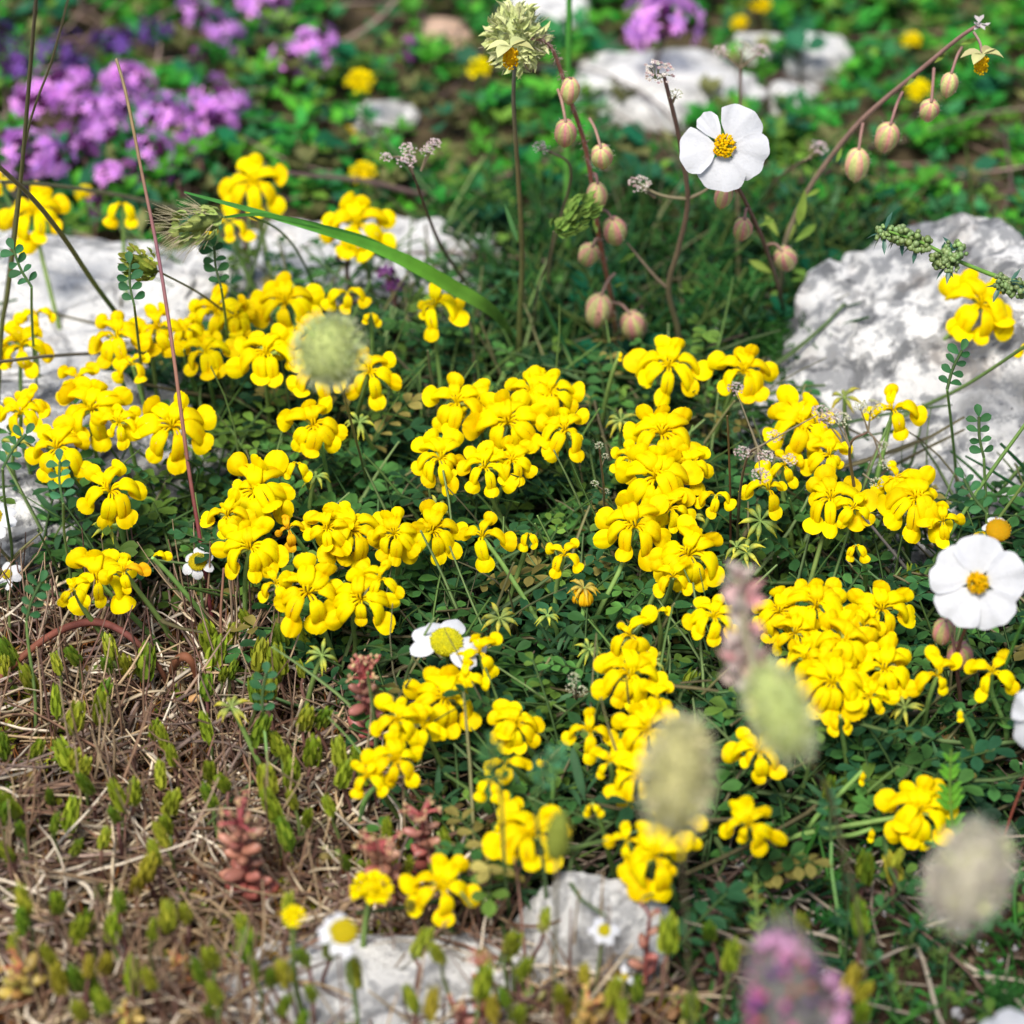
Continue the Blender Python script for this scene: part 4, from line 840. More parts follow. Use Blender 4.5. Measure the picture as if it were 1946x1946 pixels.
# green bud raceme from the right edge
root = root_at('bedstraw_raceme', onground(2080, 800)); PR = smooth_path([np.array(onground(2080, 800)), np.array(atd(2010, 600, 6.5)), np.array(atd(1946, 545, 6.4)), np.array(atd(1880, 520, 6.38)), np.array(atd(1820, 495, 6.36)), np.array(atd(1750, 460, 6.34)), np.array(atd(1690, 440, 6.32))], 40)
stem_part(root, PR, [wpx(6, 6.4), wpx(4.5, 6.4), wpx(2.5, 6.4)], (.16, .30, .05)); tag(root, 'green bud raceme over the rock reaching in from the right', 'wildflower')
mb = MB(); s = sphere_t(4, 6); r = np.random.default_rng(7); t = leaf_t(.055, .012, 3, 2)
for (x, y, R_) in [(1680, 442, 20), (1710, 445, 26), (1745, 460, 28), (1790, 492, 24), (1815, 478, 26), (1805, 500, 22), (1905, 535, 20), (1935, 548, 26), (1915, 545, 20)]:
    c = np.array(atd(x, y, 6.34) - root.location); m = MB()
    for k in range(46):
        u = r.normal(size=3); u /= np.linalg.norm(u); m.inst(s[0], s[1], [np.eye(3) * wpx(R_, 6.3) * r.uniform(.17, .27)], [c + u * wpx(R_, 6.3) * r.uniform(.5, .95) * [1, 1, .8]], [vary((.20, .29, .10), .25)])
    for k in range(4): m.inst(t[0], t[1], [align(r.normal(size=3) - [0, 0, .7])], [c], [(.04, .12, .08)])
    m.build('bud_cluster', M_FLESH, root)

# ------------------------------------------------------------------ grasses
def ribbon(root, pix, ds, wid, cols, name='blade', n=24, up=None, cup=.3):
    P = smooth_path([np.array(atd(x, y, d)) for (x, y), d in zip(pix, ds)], n) - np.array(root.location)
    W_ = np.interp(np.linspace(0, 1, n), np.linspace(0, 1, len(wid)), wid); T = np.gradient(P, axis=0); T /= np.linalg.norm(T, axis=1)[:, None]
    S_ = np.cross(T, np.array(FWD)); S_ /= np.linalg.norm(S_, axis=1)[:, None]; C = blend_cols(cols, n); V = []; CC = []
    for k in range(n):
        w = wpx(W_[k], ds[0]) / 2
        for s in (-1, 0, 1): V.append(P[k] + S_[k] * w * s + np.array(FWD) * (w * cup * (s == 0))); CC.append(C[k] * (.85 if s == 0 else 1))
    f = [(k * 3 + j, k * 3 + j + 1, k * 3 + j + 4, k * 3 + j + 3) for k in range(n - 1) for j in (0, 1)]
    mb = MB(); mb.add(V, f, CC); return mb.build(name, M_LEAF, root)
root = root_at('broad_grass_blade', onground(960, 650))
ribbon(root, [(975, 640), (935, 590), (860, 545), (780, 500), (700, 465), (600, 435), (480, 400), (350, 365)], [7.2, 6.95, 6.85, 6.75, 6.7, 6.6, 6.55, 6.5], [8, 22, 27, 25, 18, 12, 10, 3], [(.10, .16, .04), (.16, .34, .05), (.14, .36, .06), (.09, .26, .07)])
ribbon(root, [(800, 505), (700, 455), (600, 428), (500, 408), (430, 412)], [6.8, 6.7, 6.6, 6.55, 6.5], [4, 9, 9, 7, 4], [(.08, .2, .04)] * 2, name='leaf_sheath')
tag(root, 'broad green grass blade slanting over the white slab', 'grass')
# bearded ear
def ear_mesh(seed, col, awn, n=44, awl=.8, fat=1.0, tipc=None):
    r = np.random.default_rng(seed); mb = MB(); t = leaf_t(.30, .14, 3, 2, .6, .05, .45, .55)
    for k in range(n):
        x = r.uniform(0, 1); a = r.uniform(0, 2 * PI); q = .17 * fat * math.sin(PI * (x * .85 + .1)) ** .7; d = np.array([.8, math.cos(a) * .55, math.sin(a) * .55])
        p = np.array([x, q * math.cos(a), q * math.sin(a)]); c = vary(lerp(col, tipc if tipc is not None else col, r.uniform()), .25); mb.inst(t[0], t[1], [align(d, (0, math.cos(a), math.sin(a)), r.uniform(.8, 1.1))], [p], [c])
        if awl and k % 1 == 0:
            for q_ in range(2 if awl > .3 else 1):
                e = d + r.uniform(-.35, .35, 3); e /= np.linalg.norm(e); L = r.uniform(.4, 1) * awl; tube(mb, [p + d * .2, p + d * .2 + e * L * .5, p + d * .2 + e * L + [0, 0, -.08 * L]], [.009, .004], awn, 3)
    V, Fc = sphere_t(6, 8, .5, .11 * fat, .11 * fat); mb.add(V + [.5, 0, 0], Fc, np.array(col) * .6); return mb.mesh('grass_ear', M_DRY)
def grass_with_ear(label, pix, dtop, w, cols, dirpx, length, mesh, name='grass_stalk'):
    root, P = simple_plant(name, label, 'grass', pix, dtop, w, cols, w * .6)
    dr = RIGHT * dirpx[0] + UP * dirpx[1]; A = align(dr, -FWD, wpx(length, dtop)); M = Matrix(A.tolist()).to_4x4(); child('grass_ear', mesh, root, Matrix.Translation(Vector(P[-1]) - root.location) @ M); return root
grass_with_ear('bearded green grass ear with fine awns at upper left', [(640, 640), (560, 470), (480, 412), (425, 412)], 6.5, 3, [(.1, .2, .05)] * 3, (-1, -.28), 92, ear_mesh(1, (.40, .50, .14), (.52, .46, .28), 60, .62, 1.35))
grass_with_ear('short compact green ear beside the red stalk', [(560, 720), (480, 640), (390, 565), (300, 515)], 6.45, 3.2, [(.14, .15, .06)] * 3, (-1, .42), 66, ear_mesh(2, (.24, .34, .04), (.3, .2, .1), 70, .12, 2.3, (.38, .42, .06)))
grass_with_ear('green wheat like ear left of the nodding buds', [(1010, 700), (1020, 560), (1040, 500), (1052, 440)], 6.8, 2.5, [(.2, .18, .1)] * 3, (.80, .6), 88, ear_mesh(3, (.20, .32, .06), (.2, .2, .1), 60, 0, 1.3))
for (lb, pix, dt, w, cols) in [
    ('wine red grass stalk rising tall through the left flowers', [(408, 1230), (395, 1120), (378, 1010), (360, 900), (345, 790), (325, 640), (300, 480), (270, 330), (240, 180), (221, 112)], 6.3, 4.4, [(.18, .05, .04), (.22, .04, .04), (.24, .10, .07), (.36, .20, .12), (.3, .12, .14), (.34, .26, .12), (.34, .28, .16)]),
    ('olive grass stem crossing the left slab', [(330, 760), (235, 615), (180, 540), (120, 450), (60, 375), (-20, 300)], 6.1, 6.5, [(.12, .17, .04), (.12, .17, .04), (.17, .15, .07), (.2, .15, .1)]),
    ('leaning olive stem at the left edge, taller one', [(-10, 900), (2, 640), (14, 560), (30, 430), (45, 280), (58, 120), (72, -40)], 5.9, 5.5, [(.13, .17, .05), (.16, .17, .06), (.14, .12, .08)]),
    ('thin blurred stem forking beside the left edge stem', [(-20, 760), (10, 560), (30, 400), (55, 240), (100, 110), (140, -40)], 5.7, 3.2, [(.15, .15, .07), (.2, .17, .1)]),
    ('upright green blade behind the nodding buds', [(1080, 560), (1078, 400), (1078, 250), (1080, 120), (1082, -30)], 7.3, 8, [(.12, .24, .04), (.10, .28, .04), (.08, .28, .04)]),
    ('grey horizontal stalk under the left vetch flowers', [(480, 690), (350, 660), (200, 670), (90, 677), (-20, 690)], 6.6, 4.5, [(.2, .18, .12), (.22, .2, .14)]),
    ('slender stalk bent from the left top flowers', [(560, 480), (380, 410), (220, 370), (100, 352), (0, 345)], 6.9, 5, [(.2, .2, .11), (.17, .18, .09)]),
    ('thin dark dry stalk with bud in the right flowers', [(1388, 1130), (1388, 960), (1385, 850), (1382, 790)], 6.2, 2.6, [(.12, .05, .03), (.2, .15, .05)]),
    ('arched green stem by the blurred right rose', [(1880, 1440), (1890, 1330), (1925, 1230), (1946, 1180)], 5.7, 4.5, [(.06, .17, .03), (.08, .22, .04)]),
    ('green stem crossing the grey rock edge', [(1680, 1230), (1760, 1090), (1860, 930), (1960, 790)], 6.3, 5, [(.11, .2, .05), (.14, .22, .05)]),
    ('second green stem below the grey rock', [(1700, 1260), (1800, 1120), (1880, 1010), (1960, 900)], 6.2, 4.2, [(.11, .2, .05), (.14, .22, .05)]),
    ('long green stem over the grey rock top', [(1620, 860), (1700, 800), (1830, 735), (1960, 650)], 6.5, 4.8, [(.14, .2, .07), (.17, .25, .06)]),
    ('thin vetch stem left of the grey rock', [(1540, 1240), (1590, 1080), (1640, 930), (1690, 800)], 6.35, 3.2, [(.11, .17, .05), (.14, .2, .06)]),
    ('straight dry stalk near the small left daisy', [(440, 1330), (420, 1200), (425, 1080)], 6.2, 3.5, [(.33, .2, .12), (.28, .14, .09)]),
    ('bent dry stalk at the vetch edge on the left', [(420, 1190), (330, 1120), (290, 1060)], 6.4, 4.5, [(.3, .24, .16), (.25, .2, .13)]),
    ('long pale straw across the dark soil', [(1655, 1785), (1740, 1765), (1830, 1740), (1880, 1710)], 5.5, 2.6, [(.45, .4, .28)] * 2),
    ('thin red stem at the lower right edge', [(1900, 1620), (1925, 1540), (1960, 1450)], 5.6, 3.2, [(.4, .08, .05), (.45, .15, .1)]),
    ('long grey creeping twig under the right flowers', [(1800, 1180), (1730, 1090), (1640, 980)], 6.3, 4, [(.22, .2, .19), (.2, .17, .16)]),
    ('blurred brown stem rising at lower right', [(1650, 2050), (1640, 1800), (1600, 1600), (1570, 1480)], 4.9, 3.5, [(.14, .12, .05), (.17, .15, .08)]),
    ('brown stick lying in the far greenery', [(930, 372), (800, 368), (700, 345), (540, 328)], 7.7, 6, [(.3, .2, .17), (.25, .17, .14)])]:
    simple_plant('plant_stalk', lb, 'stalk', pix, dt, w, cols)

# ------------------------------------------------------------------ blurred fuzzy seed heads near the lens
def fuzzy_mesh(seed, cols, n=900, cone=0.0, hair=520, hl=.30):
    r = np.random.default_rng(seed); mb = MB(); t = leaf_t(.15, .10, 2, 2, .3, .1, .5, .6); prof = lambda h: math.sqrt(max(0, 1 - h * h)) * (1 - cone * .4 * (h + 1) / 2)
    V, Fc = sphere_t(12, 16, .9, .9, .95); V[:, :2] *= (1 - cone * .4 * (V[:, 2:3] + 1) / 2); mb.add(V, Fc, np.array(cols[0]) * .7)
    Ms, Ls, Cs = [], [], []
    for k in range(n):
        h = r.uniform(-1, 1); a = r.uniform(0, 2 * PI); q = prof(h) * r.uniform(.84, 1.05) * (1 + .16 * noise.noise(Vector((math.cos(a) * 1.6 + seed, math.sin(a) * 1.6, h * 2.5)))); c = np.array(cols[r.choice(len(cols))]); dens = .5 + .5 * noise.noise(Vector((math.cos(a) * 2, math.sin(a) * 2, h * 2)))
        Ms.append(align((math.cos(a), math.sin(a), .7), r.normal(size=3), r.uniform(.8, 1.3))); Ls.append((q * math.cos(a), q * math.sin(a), h)); dn = np.clip(dens * 1.6 - .3, 0, 1); Cs.append(lerp(c, cols[int(dn * 2.99) % len(cols)], .5) * (.5 + .75 * dn))
    mb.inst(t[0], t[1], np.array(Ms), np.array(Ls), np.array(Cs))
    for k in range(hair):
        h = r.uniform(-.95, .95); a = r.uniform(0, 2 * PI); q = prof(h); p = np.array([q * math.cos(a), q * math.sin(a), h]); tube(mb, [p, p * (1 + hl) + r.uniform(-.03, .03, 3)], .008, lerp(cols[0], (.7, .7, .65), .5), 3)
    return mb.mesh('seed_head', M_DRY)
OL = [(.72, .68, .30), (.62, .62, .24), (.85, .78, .48), (.55, .47, .40)]; PG = [(.66, .74, .26), (.80, .86, .32), (.52, .66, .30), (.80, .82, .50)]; MV = [(.66, .60, .46), (.60, .50, .50), (.62, .64, .28), (.75, .67, .56)]
def fuzzy(label, px, py, rx, ry, lean, d, mesh, stempix, name='fuzzy_seed_head'):
    c = atd(px, py, d); P = path3(stempix, d, n=20); root = root_at(name, P[0]); P[-1] = np.array(c); stem_part(root, P, [wpx(3.2, d), wpx(2.8, d)], (.2, .18, .08), cols=blend_cols([(.16, .2, .06), (.24, .2, .12)], 20))
    ax = UP * math.cos(R(lean)) + RIGHT * math.sin(R(lean)) + Vector((0, 0, .3)); ax.normalize()
    child('seed_head', mesh, root, Matrix.Translation(c - root.location) @ alignz(ax, px) @ Matrix.Diagonal((wpx(rx, d), wpx(rx, d), wpx(ry, d) / max(.6, .9), 1))); tag(root, label, 'seed head'); return root
fuzzy('round fuzzy green head blurred above the vetch on the left', 627, 668, 60, 58, 0, 5.35, fuzzy_mesh(1, PG, 700), [(700, 960), (693, 900), (672, 820), (650, 740), (630, 690)])
fuzzy('oval fuzzy tan head blurred in the foreground', 1288, 1476, 62, 98, 8, 4.55, fuzzy_mesh(2, OL), [(1330, 2100), (1310, 1850), (1295, 1600)])
fz = fuzzy('leaning fuzzy head with pink tip blurred on the right', 1482, 1352, 54, 84, -28, 4.6, fuzzy_mesh(3, PG[:2] + OL), [(1610, 1760), (1600, 1650), (1580, 1530), (1530, 1430)])
fuzzy('blurred mauve fuzzy head at the lower right', 1842, 1665, 68, 88, 28, 4.4, fuzzy_mesh(4, MV), [(1800, 2200), (1795, 1950), (1812, 1760)])
fuzzy('small blurred olive bud left of the oval tan head', 1060, 1590, 24, 44, 10, 5.0, fuzzy_mesh(6, [(.32, .40, .06), (.42, .40, .08)], 260, hair=10), [(1050, 2000), (1055, 1800), (1058, 1640)])
# pink flowers at the tip of the leaning head
mb = MB(); r = np.random.default_rng(12); t = leaf_t(.05, .035, 3, 2, .3, .3)
for k in range(60):
    f = r.uniform(0, 1); p = atd(1405 + 10 * f + r.uniform(-20, 20) * (1 - abs(f - .5)), 1100 + 190 * f, 4.75) - fz.location
    mb.inst(t[0], t[1], [align(r.normal(size=3) + [0, 0, .4], r.normal(size=3), r.uniform(.6, 1.1))], [np.array(p)], [lerp((.62, .56, .50), (.62, .25, .30), r.uniform() ** 2.2)])
tube(mb, [np.array(atd(1403, 1095, 4.75) - fz.location), np.array(atd(1415, 1200, 4.72) - fz.location), np.array(atd(1440, 1290, 4.68) - fz.location)], .008, (.35, .3, .2), 5)
mb.build('pink_blossoms', M_PURP, fz)
# purple woolly spike
fz = fuzzy('purple woolly spike with pink florets at the bottom edge', 1495, 1895, 88, 120, -12, 4.2, fuzzy_mesh(5, [(.30, .30, .26), (.20, .15, .24), (.33, .32, .25), (.24, .2, .26)], 900, .8, 150), [(1560, 2500), (1540, 2300), (1520, 2080)], 'woolly_flower_spike')
mb = MB(); s = sphere_t(4, 6)
for k in range(90):
    a = r.uniform(0, 2 * PI); h = r.uniform(-1, 1); q = math.sqrt(1 - h * h); x = 1495 + 82 * q * math.sin(a) * (1.1 - .35 * (h + 1) / 2); y = 1895 - 118 * h; c = [(.18, .06, .25), (.10, .04, .2), (.5, .12, .07), (.55, .15, .35)][r.integers(4)]
    if h > .6: c = [(.75, .35, .6), (.6, .15, .35)][k % 2]
    mb.inst(s[0], s[1], [np.eye(3) * wpx(r.uniform(6, 11), 4.2)], [np.array(atd(x, y, 4.2 - wpx(80, 4.2) * q * abs(math.cos(a))) - fz.location)], [c])
for (x, y) in [(1580, 1862), (1600, 1892), (1600, 1930), (1592, 1950), (1450, 1792), (1500, 1800), (1475, 1785)]: mb.inst(s[0], s[1], [np.eye(3) * wpx(14, 4.2)], [np.array(atd(x, y, 4.15) - fz.location)], [(.72, .38, .62)])
mb.build('florets', M_PURP, fz)

# ------------------------------------------------------------------ small green hop-like spikes in the dry grass
def spike_mesh(seed, c1, c2):
    r = np.random.default_rng(seed); mb = MB(); t = leaf_t(.62, .30, 4, 2, .5, .12, .45, .6)
    V, Fc = sphere_t(6, 8, .2, .2, .6); mb.add(V + [0, 0, .55], Fc, np.array(c1) * .7)
    for k in range(16):
        z = .02 + .75 * k / 14; a = k * 2.4; q = .20 * math.sin(PI * (z * .8 + .18)) ** .5
        c = lerp(c1, c2, r.uniform()) * r.uniform(.8, 1.2); mb.inst(t[0], t[1], [align((math.cos(a) * .38, math.sin(a) * .38, 1), (math.cos(a), math.sin(a), 0), (1.0 - .35 * k / 14))], [(q * math.cos(a) * .7, q * math.sin(a) * .7, z)], [c])
    return mb.mesh('spikelet', M_FLESH)
SK = [spike_mesh(1, (.24, .34, .02), (.48, .56, .05)), spike_mesh(2, (.34, .40, .03), (.58, .58, .06)), spike_mesh(3, (.15, .27, .02), (.34, .44, .04)), spike_mesh(4, (.40, .36, .03), (.50, .42, .05))]
def crop(lst, x0, y0, s): return [(x0 + a * s, y0 + b * s) for a, b in lst]
SPK = crop([(60, 1040), (30, 1110), (497, 1050), (735, 990), (715, 1110), (840, 1110), (970, 1100), (1400, 940), (1550, 900), (1650, 810), (1735, 1060), (1850, 1100), (1550, 1140), (1490, 1170), (690, 1300), (500, 1470), (500, 1740), (440, 1720), (560, 1790),
            (1700, 1290), (1795, 1270), (1850, 1640), (1400, 1830), (1785, 1890), (1090, 1600), (1150, 1720), (1030, 1540), (1870, 920), (380, 1370), (1380, 1540)], 0, 950, .2847) + \
      crop([(60, 480), (15, 540), (140, 630), (50, 790), (770, 530), (700, 690), (510, 760), (1040, 800), (990, 890), (1150, 460), (1120, 600), (1090, 680), (800, 1110), (530, 1300), (600, 1260), (765, 1290), (1030, 1310), (1130, 1230), (710, 1540), (400, 1650), (890, 1640), (620, 1690), (520, 1640), (1340, 1600), (1790, 330), (1410, 1850), (330, 1480), (90, 1380)], 0, 1400, .2826) + \
      crop([(475, 1250), (240, 1400), (330, 1580), (745, 1610), (1465, 1830), (1590, 1320), (1310, 1340), (930, 1740), (1100, 1720), (1730, 1480), (300, 1880), (1000, 1850), (620, 1840)], 900, 1400, .2826) + \
      crop([(265, 70), (510, 120), (205, 330), (370, 260), (375, 440), (330, 670), (340, 140), (800, 150), (230, 1640), (320, 1610), (450, 1490), (1850, 1410), (1180, 1780), (1310, 1800), (1720, 1850)], 450, 1400, .2826) + \
      crop([(1080, 820), (860, 910), (1060, 910), (620, 350), (300, 1270), (440, 1270), (760, 1660), (850, 1730), (830, 1230), (840, 1870)], 1400, 1400, .2826) + \
      crop([(150, 1070), (260, 1110), (430, 1140), (290, 930), (460, 1470), (570, 1470), (450, 940)], 450, 950, .2847) + [(1740, 1110), (1305, 1310), (1382, 775)]
r = np.random.default_rng(77)
while len(SPK) < 165:
    x, y = r.uniform(0, 1250), r.uniform(1240, 1946)
    if zone(x, y + 60) == 'dry' and min(math.hypot(x - a, y - b) for a, b in SPK) > 30: SPK.append((x, y))
for i, (x, y) in enumerate(SPK):
    r = np.random.default_rng(i + 400); k = int(r.integers(4)) if y > 1650 else int(r.integers(3)); z = r.uniform(.15, .21) if y < 1700 else r.uniform(.18, .28)
    d = depth_at(x, y, z); c = atd(x, y, d); sz = wpx(r.uniform(44, 78) * (1.10 if y > 1700 else 1), d); bx, by = c.x + r.uniform(-.03, .03), c.y + r.uniform(-.02, .04)
    root = empty('green_seed_spike', (bx, by, gz(bx, by))); ax = Vector((r.uniform(-.4, .4), r.uniform(-.35, .2), 1)).normalized()
    wd = r.uniform(.50, .74); child('spikelet', SK[k], root, Matrix.Translation(c - ax * sz * .5 - root.location) @ alignz(ax, r.uniform(0, 6)) @ Matrix.Diagonal((sz * wd, sz * wd, sz * r.uniform(.9, 1.1), 1)))
    stem_between(root, c - ax * sz * .45, root.location, col=(.20, .10, .08) if r.uniform() < .7 else (.13, .18, .05), rad=.0045, bow=.012, r=r)
    reg(root, ['plump green seed spike', 'bright green seed spike', 'dark green seed spike', 'yellowish seed spike'][k], 'seed spike', x, y, 'small scaly seed spikes in the dry grass')

# ------------------------------------------------------------------ stonecrops
def stonecrop(label, pix, d, w, cols, nleaf, ls, top=0, name='stonecrop', z=None):
    if z is not None: d = depth_at(pix[-1][0], pix[-1][1], z)
    P = path3(pix, d, n=16); root = root_at(name, P[0]); stem_part(root, P, [wpx(w, d), wpx(w * .6, d)], cols[0]); r = np.random.default_rng(int(pix[0][0]) + nleaf)
    nleaf = int(nleaf * .62); s = sphere_t(6, 8, .5, .25, .21); s[0][:, 0] += .45; Ms, Ls, Cs = [], [], []
    for k in range(nleaf):
        t = k / nleaf; i = t * 15 * .92; p = lerp(P[int(i)], P[min(15, int(i) + 1)], i % 1) - np.array(root.location); a = k * 2.4
        Ms.append(align((math.cos(a), math.sin(a), r.uniform(-.2, .6) + .5 * t), (0, 0, 1), wpx(ls * 2.0, d) * (1.15 - .45 * t) * r.uniform(.6, 1.2))); Ls.append(p + r.uniform(-.008, .008, 3)); Cs.append(vary(lerp(cols[1], cols[2], np.clip(t + r.uniform(-.45, .45), 0, 1)), .22))
    m = MB(); m.inst(s[0], s[1], np.array(Ms), np.array(Ls), np.array(Cs)); m.build('fleshy_leaves', M_FLESH, root)
    if top:
        m = MB(); c = P[-1] - np.array(root.location)
        for k in range(top):
            u = r.normal(size=3); u[2] = abs(u[2]) + .2; u /= np.linalg.norm(u); e = c + u * wpx(ls, d) * r.uniform(.7, 1.8); tube(m, [c, lerp(c, e, .6) + [0, 0, .004], e], .004, cols[1], 4)
            for q in range(5): m.inst(s[0], s[1], [align(r.normal(size=3) + [0, 0, .6], (0, 0, 1), wpx(ls * .45, d))], [e], [vary(lerp(cols[1], cols[3], r.uniform()), .2)])
        m.build('budding_top', M_FLESH, root)
    tag(root, label, 'stonecrop', 'fleshy stonecrop plants'); return root
PK = ((.30, .10, .08), (.40, .10, .09), (.42, .20, .14), (.55, .42, .2)); GN = ((.34, .14, .09), (.42, .18, .11), (.28, .36, .09), (.42, .46, .14)); OR = ((.38, .15, .09), (.52, .20, .09), (.46, .38, .08), (.54, .48, .12))
stonecrop('tall pink stonecrop standing in the dry grass', [(480, 1735), (470, 1680), (460, 1610), (455, 1565)], 0, 9, PK, 64, 31, 9, z=.30)
stonecrop('pink stonecrop cluster left of the nibbled daisy', [(720, 1440), (705, 1370), (690, 1290)], 0, 8, PK, 46, 27, 16, z=.34)
stonecrop('rosy stonecrop above the round yellow medick', [(735, 1720), (730, 1660), (722, 1615)], 0, 9, PK, 50, 28, 13, z=.27)
stonecrop('slim pink stonecrop beside the front vetch flower', [(815, 1680), (808, 1610), (800, 1550)], 0, 7, PK, 38, 25, 9, z=.26)
stonecrop('tiny reddish stonecrop right of the tall pink one', [(560, 1680), (555, 1660), (553, 1642)], 0, 5, OR, 20, 20, 0, z=.06)
stonecrop('tiny green stonecrop rosette on dark moss', [(628, 1655), (626, 1640), (625, 1625)], 0, 6, GN, 16, 24, 0, z=.07)
stonecrop('orange green stonecrop at the lower left edge', [(45, 1940), (42, 1880), (40, 1835)], 0, 8, OR, 46, 28, 4, z=.22)
stonecrop('thin red stonecrop stalk before the round rock', [(1225, 1900), (1228, 1820), (1235, 1740)], 0, 6, PK, 16, 20, 4, z=.26)
stonecrop('salmon stonecrop cluster on the flat front rock', [(925, 1975), (920, 1890), (915, 1830)], 0, 6, PK, 20, 18, 14, z=.3)
stonecrop('olive stonecrop at the bottom left of the flat rock', [(250, 1990), (245, 1950), (240, 1925)], 0, 7, OR, 30, 24, 3, z=.16)
stonecrop('pink brown stonecrop low near the straw edge', [(355, 1900), (350, 1860), (345, 1830)], 0, 6, OR, 26, 18, 6, z=.16)
stonecrop('orange stonecrop at the bottom below the round rock', [(1130, 2000), (1125, 1950), (1120, 1915)], 0, 7, OR, 34, 26, 5, z=.2)
stonecrop('red stonecrop at the bottom beside the flat rock', [(890, 2010), (880, 1960), (870, 1925)], 0, 7, PK, 26, 22, 4, z=.18)
for (x, y, lb) in [(860, 1590, 'first'), (905, 1600, 's'), (935, 1560, 's'), (880, 1640, 's'), (820, 1500, 's'), (1560, 1440, 's'), (1620, 1400, 's'), (1850, 1450, 's'), (1790, 1400, 's'), (1900, 1400, 's'), (1005, 1900, 's'), (1290, 1900, 's'), (640, 1960, 's'), (520, 1990, 's')]:
    o = stonecrop('x', [(x, y + 35), (x, y + 15), (x, y)], 0, 6, GN, 22, 24, 0, z=.07); reg(o, 'low green stonecrop rosette', 'stonecrop', x, y, 'low green stonecrop rosettes')

# ------------------------------------------------------------------ dead stems, fibre balls, toothed fern, ferny tufts
for (lb, pts, w, cols, nm) in [
    ('red arched dead stem looping over the left litter', [(-40, 1330, .10), (40, 1250, .17), (110, 1200, .21), (180, 1182, .23), (240, 1205, .22), (300, 1265, .14), (330, 1330, .0)], 8, [(.33, .12, .06), (.20, .06, .04), (.16, .05, .04), (.26, .12, .06)], 'fallen_twig'),
    ('brown hooped leaf in the left litter', [(322, 1310, .0), (332, 1262, .14), (352, 1248, .18), (370, 1272, .14), (382, 1335, .0)], 9, [(.2, .09, .05), (.26, .1, .05), (.22, .08, .04)], 'hooped_leaf'),
    ('pale dry bract standing in the litter', [(350, 1345, .02), (345, 1310, .07), (340, 1275, .12)], 9, [(.4, .3, .18), (.6, .5, .3)], 'dry_bract'),
    ('tan dry seed husk beside the hooped leaf', [(362, 1330, .1), (380, 1325, .11), (402, 1315, .12)], 10, [(.55, .3, .12), (.6, .42, .2)], 'dry_husk'),
    ('brown curved root on the dark soil', [(1620, 1690, .03), (1680, 1700, .05), (1720, 1725, .04), (1740, 1770, .01)], 5, [(.25, .16, .13), (.17, .11, .09)], 'curved_root'),
    ('grey lichened stick on the dark soil', [(1520, 1800, .02), (1550, 1780, .03), (1580, 1765, .02)], 8, [(.3, .28, .24), (.35, .33, .3)], 'lichened_stick')]:
    P = smooth_path([np.array(at(x, y, z)) for (x, y, z) in pts], 26); P[:, 2] = np.maximum(P[:, 2], [gz(p[0], p[1]) + .006 for p in P]); root = P[0]; mb = MB()
    d = proj(P[0])[2]; tube(mb, P - P[0], [wpx(w * .8, d), wpx(w, d), wpx(w * .5, d)], cols[0], 7, cols=blend_cols(cols, 26)); o = mb.build(nm, M_STRAW); o.location = P[0]; tag(o, lb, 'dead plant')
for (x, y, rx, h, lb) in [(840, 1798, 66, .07, 'brown dry fibre ball in front of the vetch flower'), (930, 1660, 75, .08, 'brown clump of dead roots beside the round rock'), (520, 1800, 70, .05, 'tan heap of fine dead roots at the flat rock edge')]:
    c = onground(x, y); S = wpx(rx, proj(c)[2]); mb = MB(); r = np.random.default_rng(x)
    V, Fc = sphere_t(8, 10, S * .85, S * .7, h * .7); mb.add(V, Fc, (.09, .06, .04))
    for k in range(520):
        u = r.normal(size=3); u /= np.linalg.norm(u); p = u * [S, S * .8, h] * r.uniform(.7, 1.05); d = np.cross(u, r.normal(size=3)); d /= np.linalg.norm(d) + 1e-9; L = r.uniform(.02, .06)
        tube(mb, [p, p + d * L * .5 + u * .004, p + d * L - u * .006], .0018, vary([(.34, .25, .15), (.22, .15, .09), (.42, .34, .22)][k % 3], .2), 3)
    o = mb.build('dead_root_clump', M_STRAW); o.location = c; tag(o, lb, 'root clump')
# toothed fern-like leaves
def fern(pix, z, label, col, np_=9, wid=34):
    d = depth_at(pix[-1][0], pix[-1][1], z); P = path3(pix, d, n=20); root = root_at('fern_leaf', P[0]); stem_part(root, P, [wpx(4, d), wpx(2, d)], col); t = leaf_t(1, .36, 4, 2, .2, .1, .5, .7); m = MB(); T = np.gradient(P, axis=0)
    for k in range(np_ * 2):
        f = .3 + .68 * (k // 2) / np_; i = int(f * 19); s = 1 if k % 2 else -1; tt = T[i] / np.linalg.norm(T[i]); sd = np.cross(tt, np.array(FWD)); L = wid * (1.15 - .75 * abs(f - .5) * 1.4)
        dr = tt * .95 + sd * s * .75; m.inst(t[0], t[1], [align(dr, -FWD, wpx(L, d))], [P[i] - np.array(root.location)], [vary(col, .12)])
        for q in (.35, .6): m.inst(t[0], t[1], [align(dr + sd * s * .8, -FWD, wpx(L * .4, d))], [P[i] - np.array(root.location) + dr * wpx(L * q, d)], [vary(col, .12)])
    m.build('leaflets', M_LEAF, root); tag(root, label, 'leaf'); return root
fern([(1815, 1700), (1812, 1600), (1805, 1500), (1808, 1425)], .36, 'toothed green fern leaf standing by the right vetch flower', (.14, .30, .04))
fern([(1470, 1960), (1450, 1850), (1440, 1760), (1435, 1660)], .28, 'yellow green lobed leaf left of the purple spike', (.20, .30, .06), 8, 24)
fern([(1720, 1950), (1700, 1890), (1695, 1830)], .12, 'small lobed seedling at the bottom right', (.12, .24, .05), 6, 18)
